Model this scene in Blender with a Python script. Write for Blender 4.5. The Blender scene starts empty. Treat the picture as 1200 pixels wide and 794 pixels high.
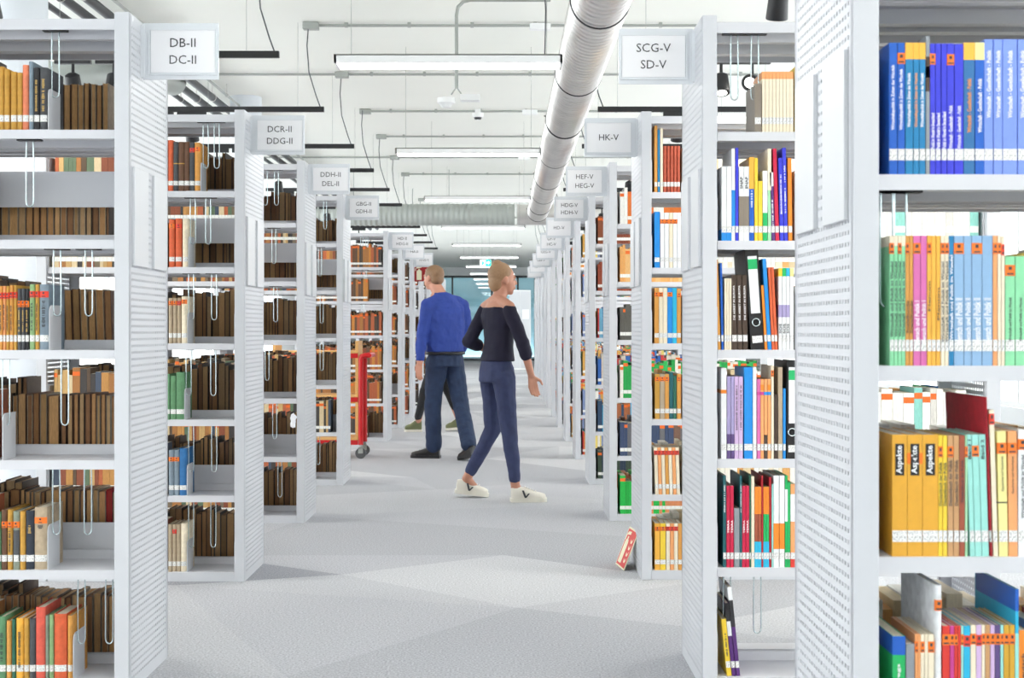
import bpy, bmesh, math, random
from mathutils import Vector, Matrix, Euler
from mathutils.geometry import delaunay_2d_cdt

random.seed(7)
PI = math.pi
SC = bpy.context.scene
COL = SC.collection

# ------------------------------------------------------------------ camera
F = 1596.0                 # focal length in pixels of the 1200 px wide photograph
CAMZ = 1.214
cam = bpy.data.cameras.new('camera')
cam.sensor_width = 36.0
cam.lens = F / 1200 * 36
cam.shift_x = 10 / 1200
cam.shift_y = -12 / 1200
cam.clip_end = 200
cam.dof.use_dof = True
cam.dof.focus_distance = 7.0
cam.dof.aperture_fstop = 9.0
camo = bpy.data.objects.new('camera', cam)
COL.objects.link(camo)
camo.location = (0, 0, CAMZ)
camo.rotation_euler = (PI / 2, 0, 0)
SC.camera = camo

# ------------------------------------------------------------------ sky (overcast daylight through the window walls)
w = bpy.data.worlds.new('sky')
SC.world = w
w.use_nodes = True
w.node_tree.nodes['Background'].inputs[0].default_value = (1.0, 0.985, 0.955, 1)
w.node_tree.nodes['Background'].inputs[1].default_value = 2.6
SC.view_settings.view_transform = 'Standard'
SC.view_settings.look = 'None'
SC.view_settings.gamma = 1.0
SC.view_settings.use_curve_mapping = False
SC.view_settings.exposure = 1.12
LAMP_STRENGTH = 10.5
SPOT_W = 18.0

# ------------------------------------------------------------------ helpers
def lin(c):
    return tuple(((v / 12.92) if v <= 0.04045 else ((v + 0.055) / 1.055) ** 2.4) for v in c)

def hexc(h):
    return lin(tuple(int(h[i:i + 2], 16) / 255 for i in (0, 2, 4)))

class MB:
    """collects vertices and faces of ONE mesh"""
    def __init__(s):
        s.v = []; s.f = []; s.m = []; s.c = []
    def quad(s, a, b, c, d, mi=0):
        i = len(s.v); s.v += [a, b, c, d]; s.f.append((i, i + 1, i + 2, i + 3)); s.m.append(mi)
    def box(s, x0, x1, y0, y1, z0, z1, mi=0):
        i = len(s.v)
        s.v += [(x0, y0, z0), (x1, y0, z0), (x1, y1, z0), (x0, y1, z0), (x0, y0, z1), (x1, y0, z1), (x1, y1, z1), (x0, y1, z1)]
        for q in ((0, 3, 2, 1), (4, 5, 6, 7), (0, 1, 5, 4), (1, 2, 6, 5), (2, 3, 7, 6), (3, 0, 4, 7)):
            s.f.append(tuple(i + k for k in q)); s.m.append(mi)
    def tube(s, pts, r, n=8, mi=0, closed=False, caps=True):
        pts = [Vector(p) for p in pts]
        rs = r if isinstance(r, (list, tuple)) else [r] * len(pts)
        base = len(s.v); N = len(pts)
        prev = None
        for k, p in enumerate(pts):
            t = (pts[(k + 1) % N] - pts[k - 1]) if (closed or 0 < k < N - 1) else (pts[1] - pts[0] if k == 0 else pts[-1] - pts[-2])
            t.normalize()
            if prev is None:
                a = Vector((0, 0, 1)) if abs(t.z) < 0.9 else Vector((1, 0, 0))
                u = t.cross(a).normalized()
            else:
                u = (prev - t * prev.dot(t)).normalized()
            prev = u
            vv = t.cross(u)
            for j in range(n):
                a = 2 * PI * j / n
                s.v.append(tuple(p + (u * math.cos(a) + vv * math.sin(a)) * rs[k]))
        for k in range(N if closed else N - 1):
            b0 = base + k * n; b1 = base + ((k + 1) % N) * n
            for j in range(n):
                s.f.append((b0 + j, b0 + (j + 1) % n, b1 + (j + 1) % n, b1 + j)); s.m.append(mi)
        if caps and not closed:
            s.f.append(tuple(base + j for j in reversed(range(n)))); s.m.append(mi)
            e = base + (N - 1) * n
            s.f.append(tuple(e + j for j in range(n))); s.m.append(mi)
    def prism(s, poly, axis, a0, a1, mi=0):
        """poly: 2D outline; axis 'x','y','z' is the extrusion axis"""
        n = len(poly); i = len(s.v)
        def mk(p, a):
            return (a, p[0], p[1]) if axis == 'x' else ((p[0], a, p[1]) if axis == 'y' else (p[0], p[1], a))
        s.v += [mk(p, a0) for p in poly] + [mk(p, a1) for p in poly]
        s.f.append(tuple(i + k for k in reversed(range(n)))); s.m.append(mi)
        s.f.append(tuple(i + n + k for k in range(n))); s.m.append(mi)
        for k in range(n):
            s.f.append((i + k, i + (k + 1) % n, i + n + (k + 1) % n, i + n + k)); s.m.append(mi)
    def lathe(s, prof, cx=0, cy=0, n=24, mi=0):
        i = len(s.v); m = len(prof)
        for k in range(n):
            a = 2 * PI * k / n
            for r, z in prof:
                s.v.append((cx + r * math.cos(a), cy + r * math.sin(a), z))
        for k in range(n):
            for j in range(m - 1):
                s.f.append((i + k * m + j, i + ((k + 1) % n) * m + j, i + ((k + 1) % n) * m + j + 1, i + k * m + j + 1)); s.m.append(mi)
    def mesh(s, name, mats, smooth=0, bevel=0, fixn=True):
        me = bpy.data.meshes.new(name)
        me.from_pydata(s.v, [], s.f)
        mats = mats if isinstance(mats, (list, tuple)) else [mats]
        for m in mats: me.materials.append(m)
        if len(mats) > 1: me.polygons.foreach_set('material_index', s.m)
        if fixn or bevel:
            bm = bmesh.new(); bm.from_mesh(me)
            if fixn: bmesh.ops.recalc_face_normals(bm, faces=bm.faces)
            if bevel: bmesh.ops.bevel(bm, geom=list(bm.edges), offset=bevel, segments=2, affect='EDGES', profile=0.5)
            bm.to_mesh(me); bm.free()
        if smooth:
            me.polygons.foreach_set('use_smooth', [True] * len(me.polygons))
            me.set_sharp_from_angle(angle=math.radians(smooth))
        me.update()
        return me

def link(name, me, parent=None, loc=(0, 0, 0), rot=(0, 0, 0)):
    o = bpy.data.objects.new(name, me)
    COL.objects.link(o)
    o.location = loc; o.rotation_euler = rot
    if parent is not None: o.parent = parent
    return o

def obj(name, mb, mats, parent=None, loc=(0, 0, 0), rot=(0, 0, 0), smooth=0, bevel=0, fixn=True):
    return link(name, mb.mesh(name, mats, smooth, bevel, fixn), parent, loc, rot)

LABELS = {}
def tag(o, label, cat, group=None):
    n = len(label.split())
    if not 4 <= n <= 16: print('LABEL LENGTH', n, label)
    o['label'] = label; o['category'] = cat
    if group: o['group'] = group
    if LABELS.get(label, group) != group or (label in LABELS): print('DUP LABEL', label)
    LABELS[label] = group
    return o

def thing(name, label, cat, loc=(0, 0, 0), rotz=0, group=None):
    o = link(name, None, None, loc, (0, 0, rotz))
    o.empty_display_size = 0.1
    return tag(o, label, cat, group)

def struct(name, mb, mats, smooth=0, parent=None, bevel=0):
    o = obj(name, mb, mats, parent, smooth=smooth, bevel=bevel)
    if parent is None: o['kind'] = 'structure'
    return o

ORD = ['', 'first', 'second', 'third', 'fourth', 'fifth', 'sixth', 'seventh', 'eighth', 'ninth', 'tenth', '11th', '12th', '13th', '14th', '15th', '16th', '17th', '18th', '19th', '20th', '21st', '22nd', '23rd', '24th', '25th', '26th', '27th', '28th']

# ------------------------------------------------------------------ materials
def mat(name, col, rough=0.5, metal=0.0, noise=0.0, nscale=30.0, bump=0.0, bscale=200.0, spec=0.5, stretch=None, objcol=False):
    m = bpy.data.materials.new(name); m.use_nodes = True
    nt = m.node_tree; b = nt.nodes['Principled BSDF']
    b.inputs['Roughness'].default_value = rough
    b.inputs['Metallic'].default_value = metal
    b.inputs['Specular IOR Level'].default_value = spec
    b.inputs['Base Color'].default_value = (*col, 1)
    src = None
    if objcol:
        oi = nt.nodes.new('ShaderNodeObjectInfo'); src = oi.outputs['Color']
        nt.links.new(src, b.inputs['Base Color'])
    if noise or bump:
        tc = nt.nodes.new('ShaderNodeTexCoord'); vec = tc.outputs['Object']
        if stretch:
            mp = nt.nodes.new('ShaderNodeMapping'); mp.inputs['Scale'].default_value = stretch
            nt.links.new(vec, mp.inputs['Vector']); vec = mp.outputs['Vector']
    if noise:
        n = nt.nodes.new('ShaderNodeTexNoise'); n.inputs['Scale'].default_value = nscale; n.inputs['Detail'].default_value = 4
        nt.links.new(vec, n.inputs['Vector'])
        r = nt.nodes.new('ShaderNodeMapRange')
        r.inputs[1].default_value = 0.25; r.inputs[2].default_value = 0.75
        r.inputs[3].default_value = 1 - noise; r.inputs[4].default_value = 1 + noise * 0.6
        nt.links.new(n.outputs['Fac'], r.inputs[0])
        mx = nt.nodes.new('ShaderNodeVectorMath'); mx.operation = 'SCALE'
        if src is not None: nt.links.new(src, mx.inputs[0])
        else: mx.inputs[0].default_value = col
        nt.links.new(r.outputs[0], mx.inputs['Scale'])
        nt.links.new(mx.outputs[0], b.inputs['Base Color'])
    if bump:
        n2 = nt.nodes.new('ShaderNodeTexNoise'); n2.inputs['Scale'].default_value = bscale; n2.inputs['Detail'].default_value = 3
        nt.links.new(vec, n2.inputs['Vector'])
        bp = nt.nodes.new('ShaderNodeBump'); bp.inputs['Strength'].default_value = bump; bp.inputs['Distance'].default_value = 0.002
        nt.links.new(n2.outputs['Fac'], bp.inputs['Height']); nt.links.new(bp.outputs['Normal'], b.inputs['Normal'])
    return m

def emis(name, col, strength):
    m = bpy.data.materials.new(name); m.use_nodes = True
    nt = m.node_tree; nt.nodes.clear()
    e = nt.nodes.new('ShaderNodeEmission'); o = nt.nodes.new('ShaderNodeOutputMaterial')
    e.inputs[0].default_value = (*col, 1); e.inputs[1].default_value = strength
    nt.links.new(e.outputs[0], o.inputs[0])
    return m

def attr_mat(name, rough, noise=0.0, nscale=40, stretch=(1, 1, 1)):
    m = mat(name, (1, 1, 1), rough, noise=noise or 0.001, nscale=nscale, stretch=stretch)
    nt = m.node_tree
    at = nt.nodes.new('ShaderNodeAttribute'); at.attribute_name = 'tone'
    vm = [n for n in nt.nodes if n.type == 'VECT_MATH'][0]
    nt.links.new(at.outputs['Color'], vm.inputs[0])
    return m

def glass(name, tint, fac=0.1):
    m = bpy.data.materials.new(name); m.use_nodes = True
    nt = m.node_tree; nt.nodes.clear()
    t = nt.nodes.new('ShaderNodeBsdfTransparent'); g = nt.nodes.new('ShaderNodeBsdfGlossy'); mx = nt.nodes.new('ShaderNodeMixShader')
    o = nt.nodes.new('ShaderNodeOutputMaterial')
    t.inputs[0].default_value = (*tint, 1); g.inputs['Roughness'].default_value = 0.03; mx.inputs[0].default_value = fac
    nt.links.new(t.outputs[0], mx.inputs[1]); nt.links.new(g.outputs[0], mx.inputs[2]); nt.links.new(mx.outputs[0], o.inputs[0])
    return m

M = {}
M['steel'] = mat('rack_paint', hexc('ced0d5'), 0.38, noise=0.015, nscale=6, spec=0.4)
M['steel_in'] = mat('shelf_paint', hexc('d3d4d9'), 0.45, noise=0.02, nscale=8, spec=0.4)
M['plate'] = mat('plate_paint', hexc('d0d2d6'), 0.3)
M['chrome'] = mat('wire_steel', (0.62, 0.72, 0.74), 0.22, metal=0.9)
M['black'] = mat('black_plastic', hexc('1b1b1e'), 0.45)
M['darkgrey'] = mat('dark_metal', hexc('33363a'), 0.4, noise=0.1)
M['galv'] = mat('galvanised_steel', (0.72, 0.70, 0.68), 0.3, metal=0.9, noise=0.12, nscale=5)
M['hose'] = mat('foil_hose', hexc('b4b9b5'), 0.5, metal=0.35)
M['galv2'] = mat('galvanised_conduit', hexc('a9ada9'), 0.4, metal=0.3)
M['white'] = mat('white_enamel', hexc('eff0f0'), 0.4)
M['paper'] = mat('white_paper', hexc('f2f2f5'), 0.7)
M['acryl'] = mat('acrylic_holder', hexc('dfe3e8'), 0.12)
M['ink'] = mat('dark_print', hexc('3c3e42'), 0.6)
M['red'] = mat('red_paint', hexc('c4161c'), 0.35)
M['signred'] = mat('sign_red', hexc('a3161a'), 0.4)
M['signred2'] = mat('sign_red_floor', hexc('d43a34'), 0.45)
M['glow'] = mat('photoluminescent_print', hexc('f0ebcb'), 0.6)
M['wood'] = mat('beech_wood', hexc('d9a866'), 0.45, noise=0.12, nscale=14, stretch=(1, 8, 8))
M['rubber'] = mat('grey_rubber', hexc('55575a'), 0.6)
M['ceil'] = mat('ceiling_paint', hexc('f1f2ec'), 0.8, noise=0.012, nscale=1.2)
M['wall'] = mat('wall_paint', hexc('eef0f1'), 0.8, noise=0.01, nscale=2)
M['column'] = mat('column_paint', hexc('e3e8ee'), 0.7)
M['pane'] = glass('window_pane', (0.95, 0.98, 1.0), 0.06)
M['bluepane'] = glass('partition_pane', (0.80, 0.93, 0.98), 0.10)
M['lamp'] = emis('lamp_diffuser', (1.0, 0.99, 0.97), LAMP_STRENGTH)
M['bulb'] = emis('spot_lens', (1.0, 0.95, 0.86), 25)
M['exit'] = emis('exit_sign_green', (0.03, 0.62, 0.42), 1.4)
M['exitw'] = emis('exit_sign_white', (0.9, 1.0, 0.97), 1.4)
M['cover'] = mat('book_cover', (1, 1, 1), 0.45, noise=0.06, nscale=60, objcol=True)
M['cloth'] = mat('old_book_cloth', (1, 1, 1), 0.7, noise=0.22, nscale=45, bump=0.3, bscale=300, objcol=True)
M['pages'] = mat('page_block', (1, 1, 1), 0.85, noise=0.30, nscale=30, stretch=(30, 6, 1.5), objcol=True)
M['band'] = mat('spine_print', (1, 1, 1), 0.45, objcol=True)
M['stuffbooks'] = attr_mat('many_books', 0.6, noise=0.14, nscale=18, stretch=(12, 1, 3))
M['sticker'] = mat('orange_sticker', hexc('f57a1f'), 0.5)
M['sticker_red'] = mat('red_sticker', hexc('e8402c'), 0.5)
M['skin'] = mat('skin', hexc('c98f77'), 0.5, noise=0.05)
M['hair'] = mat('brown_hair', hexc('8b6a4d'), 0.5, noise=0.3, nscale=60, stretch=(6, 6, 1))
M['hair2'] = mat('blond_hair', hexc('a98462'), 0.5, noise=0.3, nscale=60, stretch=(6, 6, 1))
M['blueshirt'] = mat('blue_knit', hexc('294192'), 0.8, noise=0.12, nscale=14)
M['navy'] = mat('navy_knit', hexc('15122c'), 0.8, noise=0.15, nscale=14)
M['jeans'] = mat('jeans_denim', hexc('223352'), 0.8, noise=0.2, nscale=20)
M['jeans2'] = mat('slim_denim', hexc('363e62'), 0.8, noise=0.2, nscale=20)
M['darktrouser'] = mat('black_cloth', hexc('1d1e22'), 0.8)
M['shoeblack'] = mat('black_leather', hexc('16161a'), 0.35)
M['shoewhite'] = mat('white_leather', hexc('e9e4d8'), 0.45)
M['shoegreen'] = mat('olive_canvas', hexc('6d7350'), 0.7)
M['sole'] = mat('shoe_sole', hexc('e9e5d8'), 0.6)
M['eye'] = mat('eye_white', hexc('dcd8d2'), 0.2)

def label_mat():
    m = mat('shelfmark_paper', hexc('f1f1ee'), 0.6)
    nt = m.node_tree; b = nt.nodes['Principled BSDF']
    tc = nt.nodes.new('ShaderNodeTexCoord'); mp = nt.nodes.new('ShaderNodeMapping'); mp.inputs['Scale'].default_value = (600, 1, 230)
    n = nt.nodes.new('ShaderNodeTexNoise'); n.inputs['Scale'].default_value = 1.0; n.inputs['Detail'].default_value = 1
    cr = nt.nodes.new('ShaderNodeValToRGB'); cr.color_ramp.interpolation = 'CONSTANT'
    cr.color_ramp.elements[0].color = (*hexc('f1f1ee'), 1); cr.color_ramp.elements[1].position = 0.57; cr.color_ramp.elements[1].color = (*hexc('96969a'), 1)
    nt.links.new(tc.outputs['Object'], mp.inputs['Vector']); nt.links.new(mp.outputs['Vector'], n.inputs['Vector'])
    nt.links.new(n.outputs['Fac'], cr.inputs['Fac']); nt.links.new(cr.outputs['Color'], b.inputs['Base Color'])
    return m
M['mark'] = label_mat()

def carpet_mat():
    m = mat('carpet', (1, 1, 1), 0.95, noise=0.42, nscale=120, bump=0.7, bscale=200, spec=0.1)
    nt = m.node_tree
    at = nt.nodes.new('ShaderNodeAttribute'); at.attribute_name = 'tone'
    vm = [n for n in nt.nodes if n.type == 'VECT_MATH'][0]
    nt.links.new(at.outputs['Color'], vm.inputs[0])
    return m
M['carpet'] = carpet_mat()

# ------------------------------------------------------------------ lettering: all text meshes made in one go while the scene is still empty
SIGNS = {}
TEXT = {}
def pre_text(strings):
    tmp = []
    for s in strings:
        cu = bpy.data.curves.new('t', 'FONT'); cu.body = s; cu.size = 1.0; cu.resolution_u = 2
        cu.align_x = 'CENTER'; cu.align_y = 'CENTER'
        if s in BT: cu.offset = .022
        o = bpy.data.objects.new('t', cu); COL.objects.link(o); tmp.append((s, o))
    bpy.context.view_layer.update()
    dg = bpy.context.evaluated_depsgraph_get()
    for s, o in tmp:
        me = bpy.data.meshes.new_from_object(o.evaluated_get(dg))
        xs = [v.co.x for v in me.vertices]; ys = [v.co.y for v in me.vertices]
        me.transform(Matrix.Translation((-(min(xs) + max(xs)) / 2, -(min(ys) + max(ys)) / 2, 0)))
        TEXT[s] = (me, max(xs) - min(xs), max(ys) - min(ys))
    for s, o in tmp:
        cu = o.data; bpy.data.objects.remove(o); bpy.data.curves.remove(cu)

def text_obj(s, parent, material, loc, rot_m, length=None, height=None, name='lettering', squash=None):
    """text scaled to a length along its line and a letter height, oriented by the 3x3 matrix rot_m"""
    me, tw, th = TEXT[s]
    key = (s, material.name)
    if key not in TEXT:
        c = me.copy(); c.materials.clear(); c.materials.append(material); TEXT[key] = c
    o = link(name, TEXT[key], parent)
    sx = (length / tw) if length else None
    sy = (height / th) if height else None
    if sx is None: sx = sy
    if sy is None: sy = sx
    o.matrix_local = Matrix.Translation(loc) @ rot_m.to_4x4() @ Matrix.Diagonal((sx, sy, 1, 1))
    return o

UPRIGHT = Matrix(((1, 0, 0), (0, 0, -1), (0, 1, 0)))            # text facing -y, reading along +x
SPINE = Matrix(((0, -1, 0), (0, 0, -1), (1, 0, 0)))             # text facing -y, reading upwards

# ------------------------------------------------------------------ body builder: overlapping shapes remeshed into one continuous surface
def ring_loft(bm, rings, n=18):
    rows = []
    for (cx, cy, cz, rx, ry, yaw) in rings:
        row = []
        for j in range(n):
            a = 2 * PI * j / n
            x = rx * math.cos(a); y = ry * math.sin(a)
            row.append(bm.verts.new((cx + x * math.cos(yaw) - y * math.sin(yaw), cy + x * math.sin(yaw) + y * math.cos(yaw), cz)))
        rows.append(row)
    for r0, r1 in zip(rows, rows[1:]):
        for j in range(n): bm.faces.new((r0[j], r0[(j + 1) % n], r1[(j + 1) % n], r1[j]))
    bm.faces.new(list(reversed(rows[0]))); bm.faces.new(rows[-1])

def cap(bm, p0, p1, r0, r1, n=12):
    p0 = Vector(p0); p1 = Vector(p1)
    d = p1 - p0; L = d.length
    q = d.to_track_quat('Z', 'Y').to_matrix().to_4x4() if L > 1e-6 else Matrix.Identity(4)
    rows = []
    m = 4
    prof = [(r0 * math.sin(a), -r0 * math.cos(a)) for a in [PI / 2 * k / m for k in range(1, m + 1)]]
    prof += [(r1 * math.cos(a), L + r1 * math.sin(a)) for a in [PI / 2 * k / m for k in range(0, m)]]
    T = Matrix.Translation(p0) @ q
    for r, z in prof:
        rows.append([bm.verts.new(T @ Vector((r * math.cos(2 * PI * j / n), r * math.sin(2 * PI * j / n), z))) for j in range(n)])
    b = bm.verts.new(T @ Vector((0, 0, -r0))); t = bm.verts.new(T @ Vector((0, 0, L + r1)))
    for a, c in zip(rows, rows[1:]):
        for j in range(n): bm.faces.new((a[j], a[(j + 1) % n], c[(j + 1) % n], c[j]))
    for j in range(n):
        bm.faces.new((b, rows[0][(j + 1) % n], rows[0][j])); bm.faces.new((t, rows[-1][j], rows[-1][(j + 1) % n]))

def ell(bm, c, r, rot=None):
    mtx = Matrix.Translation(c) @ (rot.to_4x4() if rot else Matrix.Identity(4)) @ Matrix.Diagonal((*r, 1))
    bmesh.ops.create_uvsphere(bm, u_segments=20, v_segments=14, radius=1, matrix=mtx)

def fuse(name, build, material, voxel=0.006, smooth=4, disp=0.0):
    bm = bmesh.new(); build(bm)
    bmesh.ops.recalc_face_normals(bm, faces=bm.faces)
    me = bpy.data.meshes.new(name); bm.to_mesh(me); bm.free()
    o = bpy.data.objects.new(name, me); COL.objects.link(o)
    r = o.modifiers.new('r', 'REMESH'); r.mode = 'VOXEL'; r.voxel_size = voxel
    s = o.modifiers.new('s', 'SMOOTH'); s.factor = 0.5; s.iterations = smooth
    if disp:
        tx = bpy.data.textures.new(name + '_folds', 'CLOUDS'); tx.noise_scale = 0.09
        d = o.modifiers.new('d', 'DISPLACE'); d.texture = tx; d.strength = disp; d.mid_level = 0.5
    bpy.context.view_layer.update()
    out = bpy.data.meshes.new_from_object(o.evaluated_get(bpy.context.evaluated_depsgraph_get()))
    bpy.data.objects.remove(o); bpy.data.meshes.remove(me)
    out.materials.clear(); out.materials.append(material)
    out.polygons.foreach_set('use_smooth', [True] * len(out.polygons))
    return out

def hand(bm, wrist, direc, side, curl=0.5, size=1.0):
    """palm, four unequal bent fingers and a thumb leaving the side of the palm; side is the vector towards the thumb"""
    d = Vector(direc).normalized(); t = Vector(side); t = (t - d * t.dot(d)).normalized(); nrm = d.cross(t)
    w = Vector(wrist); s = size
    for k in range(4):
        off = t * (0.030 - 0.020 * k) * s
        cap(bm, w + off * 0.5, w + d * 0.085 * s + off, 0.013 * s, 0.0115 * s, 8)
    lens = (0.072, 0.080, 0.074, 0.058)
    for k in range(4):
        p = w + d * 0.085 * s + t * (0.030 - 0.020 * k) * s
        a = 0.0
        for seg, fr in enumerate((0.45, 0.32, 0.23)):
            a += curl * (0.35 if seg == 0 else 0.55)
            dd = d * math.cos(a) + nrm * math.sin(a)
            q = p + dd * lens[k] * fr * s
            cap(bm, p, q, (0.0095 - 0.0008 * seg) * s, (0.0088 - 0.0009 * seg) * s, 8)
            p = q
    p = w + d * 0.022 * s + t * 0.026 * s
    q = p + (d * 0.6 + t * 0.75 + nrm * 0.25).normalized() * 0.045 * s
    cap(bm, p, q, 0.014 * s, 0.011 * s, 8)
    cap(bm, q, q + (d * 0.95 + t * 0.2 + nrm * 0.3).normalized() * 0.032 * s, 0.0105 * s, 0.009 * s, 8)

def head(bm, c, fwd, s=1.0):
    """skull, jaw, nose, lips, brows, ears; c = head centre, fwd = facing"""
    f = Vector((fwd[0], fwd[1], 0)).normalized(); rt = Vector((f.y, -f.x, 0)); up = Vector((0, 0, 1)); c = Vector(c)
    R = Matrix((rt, f, up)).transposed()
    P = lambda x, y, z: c + (rt * x + f * y + up * z) * s
    ell(bm, P(0, -0.012, 0.022), (0.074 * s, 0.092 * s, 0.092 * s), R)
    ell(bm, P(0, 0.022, -0.035), (0.058 * s, 0.066 * s, 0.076 * s), R)
    ell(bm, P(0, 0.052, -0.088), (0.026 * s, 0.024 * s, 0.022 * s), R)          # chin
    cap(bm, P(0, 0.086, 0.006), P(0, 0.098, -0.026), 0.008 * s, 0.012 * s, 8)    # nose
    cap(bm, P(-0.018, 0.083, -0.060), P(0.018, 0.083, -0.060), 0.008 * s, 0.008 * s, 8)   # mouth
    cap(bm, P(-0.038, 0.074, 0.018), P(0.038, 0.074, 0.018), 0.011 * s, 0.011 * s, 8)     # brow
    for q in (-1, 1):
        ell(bm, P(0.076 * q, -0.010, -0.008), (0.010 * s, 0.020 * s, 0.032 * s), R)
    return P

def shoe(name, heel, toe, mats, parent, hgt=0.085, sole=0.022, widthf=1.0, pitch=0.0, logo=None, ankle=None):
    """upper + sole, built along heel->toe"""
    h = Vector(heel); t = Vector(toe); d = (t - h); L = d.length; d.normalize()
    yaw = math.atan2(d.y, d.x)
    prof = [(0.0, 0.030, 0.030), (0.12, 0.034, 1.0), (0.3, 0.036, 1.0), (0.45, 0.040, 0.86), (0.65, 0.046, 0.62), (0.85, 0.044, 0.50), (0.97, 0.028, 0.38), (1.0, 0.012, 0.3)]
    def build(bm):
        rows = []
        for k, (u, hw, hh) in enumerate(prof):
            if k == 0: hh = 0.92
            x = u * L; row = []
            for j in range(12):
                a = PI * j / 11
                row.append(bm.verts.new((x, hw * widthf * math.cos(a), sole + hgt * hh * math.sin(a) ** 0.7 if 0 < j < 11 else sole)))
            rows.append(row)
        for a, b in zip(rows, rows[1:]):
            for j in range(11): bm.faces.new((a[j], a[j + 1], b[j + 1], b[j]))
            bm.faces.new((a[11], a[0], b[0], b[11]))
        bm.faces.new(rows[0]); bm.faces.new(list(reversed(rows[-1])))
    me = fuse('shoe', build, mats[0], 0.006, 3)
    o = link(name, me, parent, (h.x, h.y, h.z), (0, -pitch, yaw))
    mb = MB()
    outl = [(u * L + (0.006 if u > 0.5 else -0.006 if u < 0.1 else 0), (hw + 0.004) * widthf) for u, hw, hh in prof]
    poly = outl + [(x, -y) for x, y in reversed(outl)]
    mb.prism(poly, 'z', 0, sole + 0.006)
    obj('sole', mb, mats[1], o, smooth=40)
    lc = MB()
    for k in range(5):
        u = 0.40 + 0.075 * k
        zz = sole + hgt * (0.93 - 0.085 * k) + 0.004
        lc.tube([(u * L, -0.022 * widthf, zz - 0.008), (u * L, 0, zz + 0.002), (u * L, 0.022 * widthf, zz - 0.008)], 0.0028, 6)
    obj('laces', lc, mats[1], o, smooth=50)
    if logo:
        for sgn in (-1, 1):
            lg = MB()
            y = sgn * 0.043 * widthf
            z0 = sole + 0.010
            for (xa, za, xb, zb, ww) in ((0.28 * L, z0 + 0.052, 0.36 * L, z0, 0.014), (0.36 * L, z0, 0.46 * L, z0 + 0.030, 0.012)):
                yy0 = sgn * 0.0395 * widthf; yy1 = sgn * 0.0445 * widthf
                pts = [(xa, za), (xa + ww, za), (xb + ww, zb), (xb, zb)]
                lg.prism(pts, 'y', min(yy0, yy1), max(yy0, yy1))
            obj('side_emblem', lg, M['ink'], o)
    return o

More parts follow.
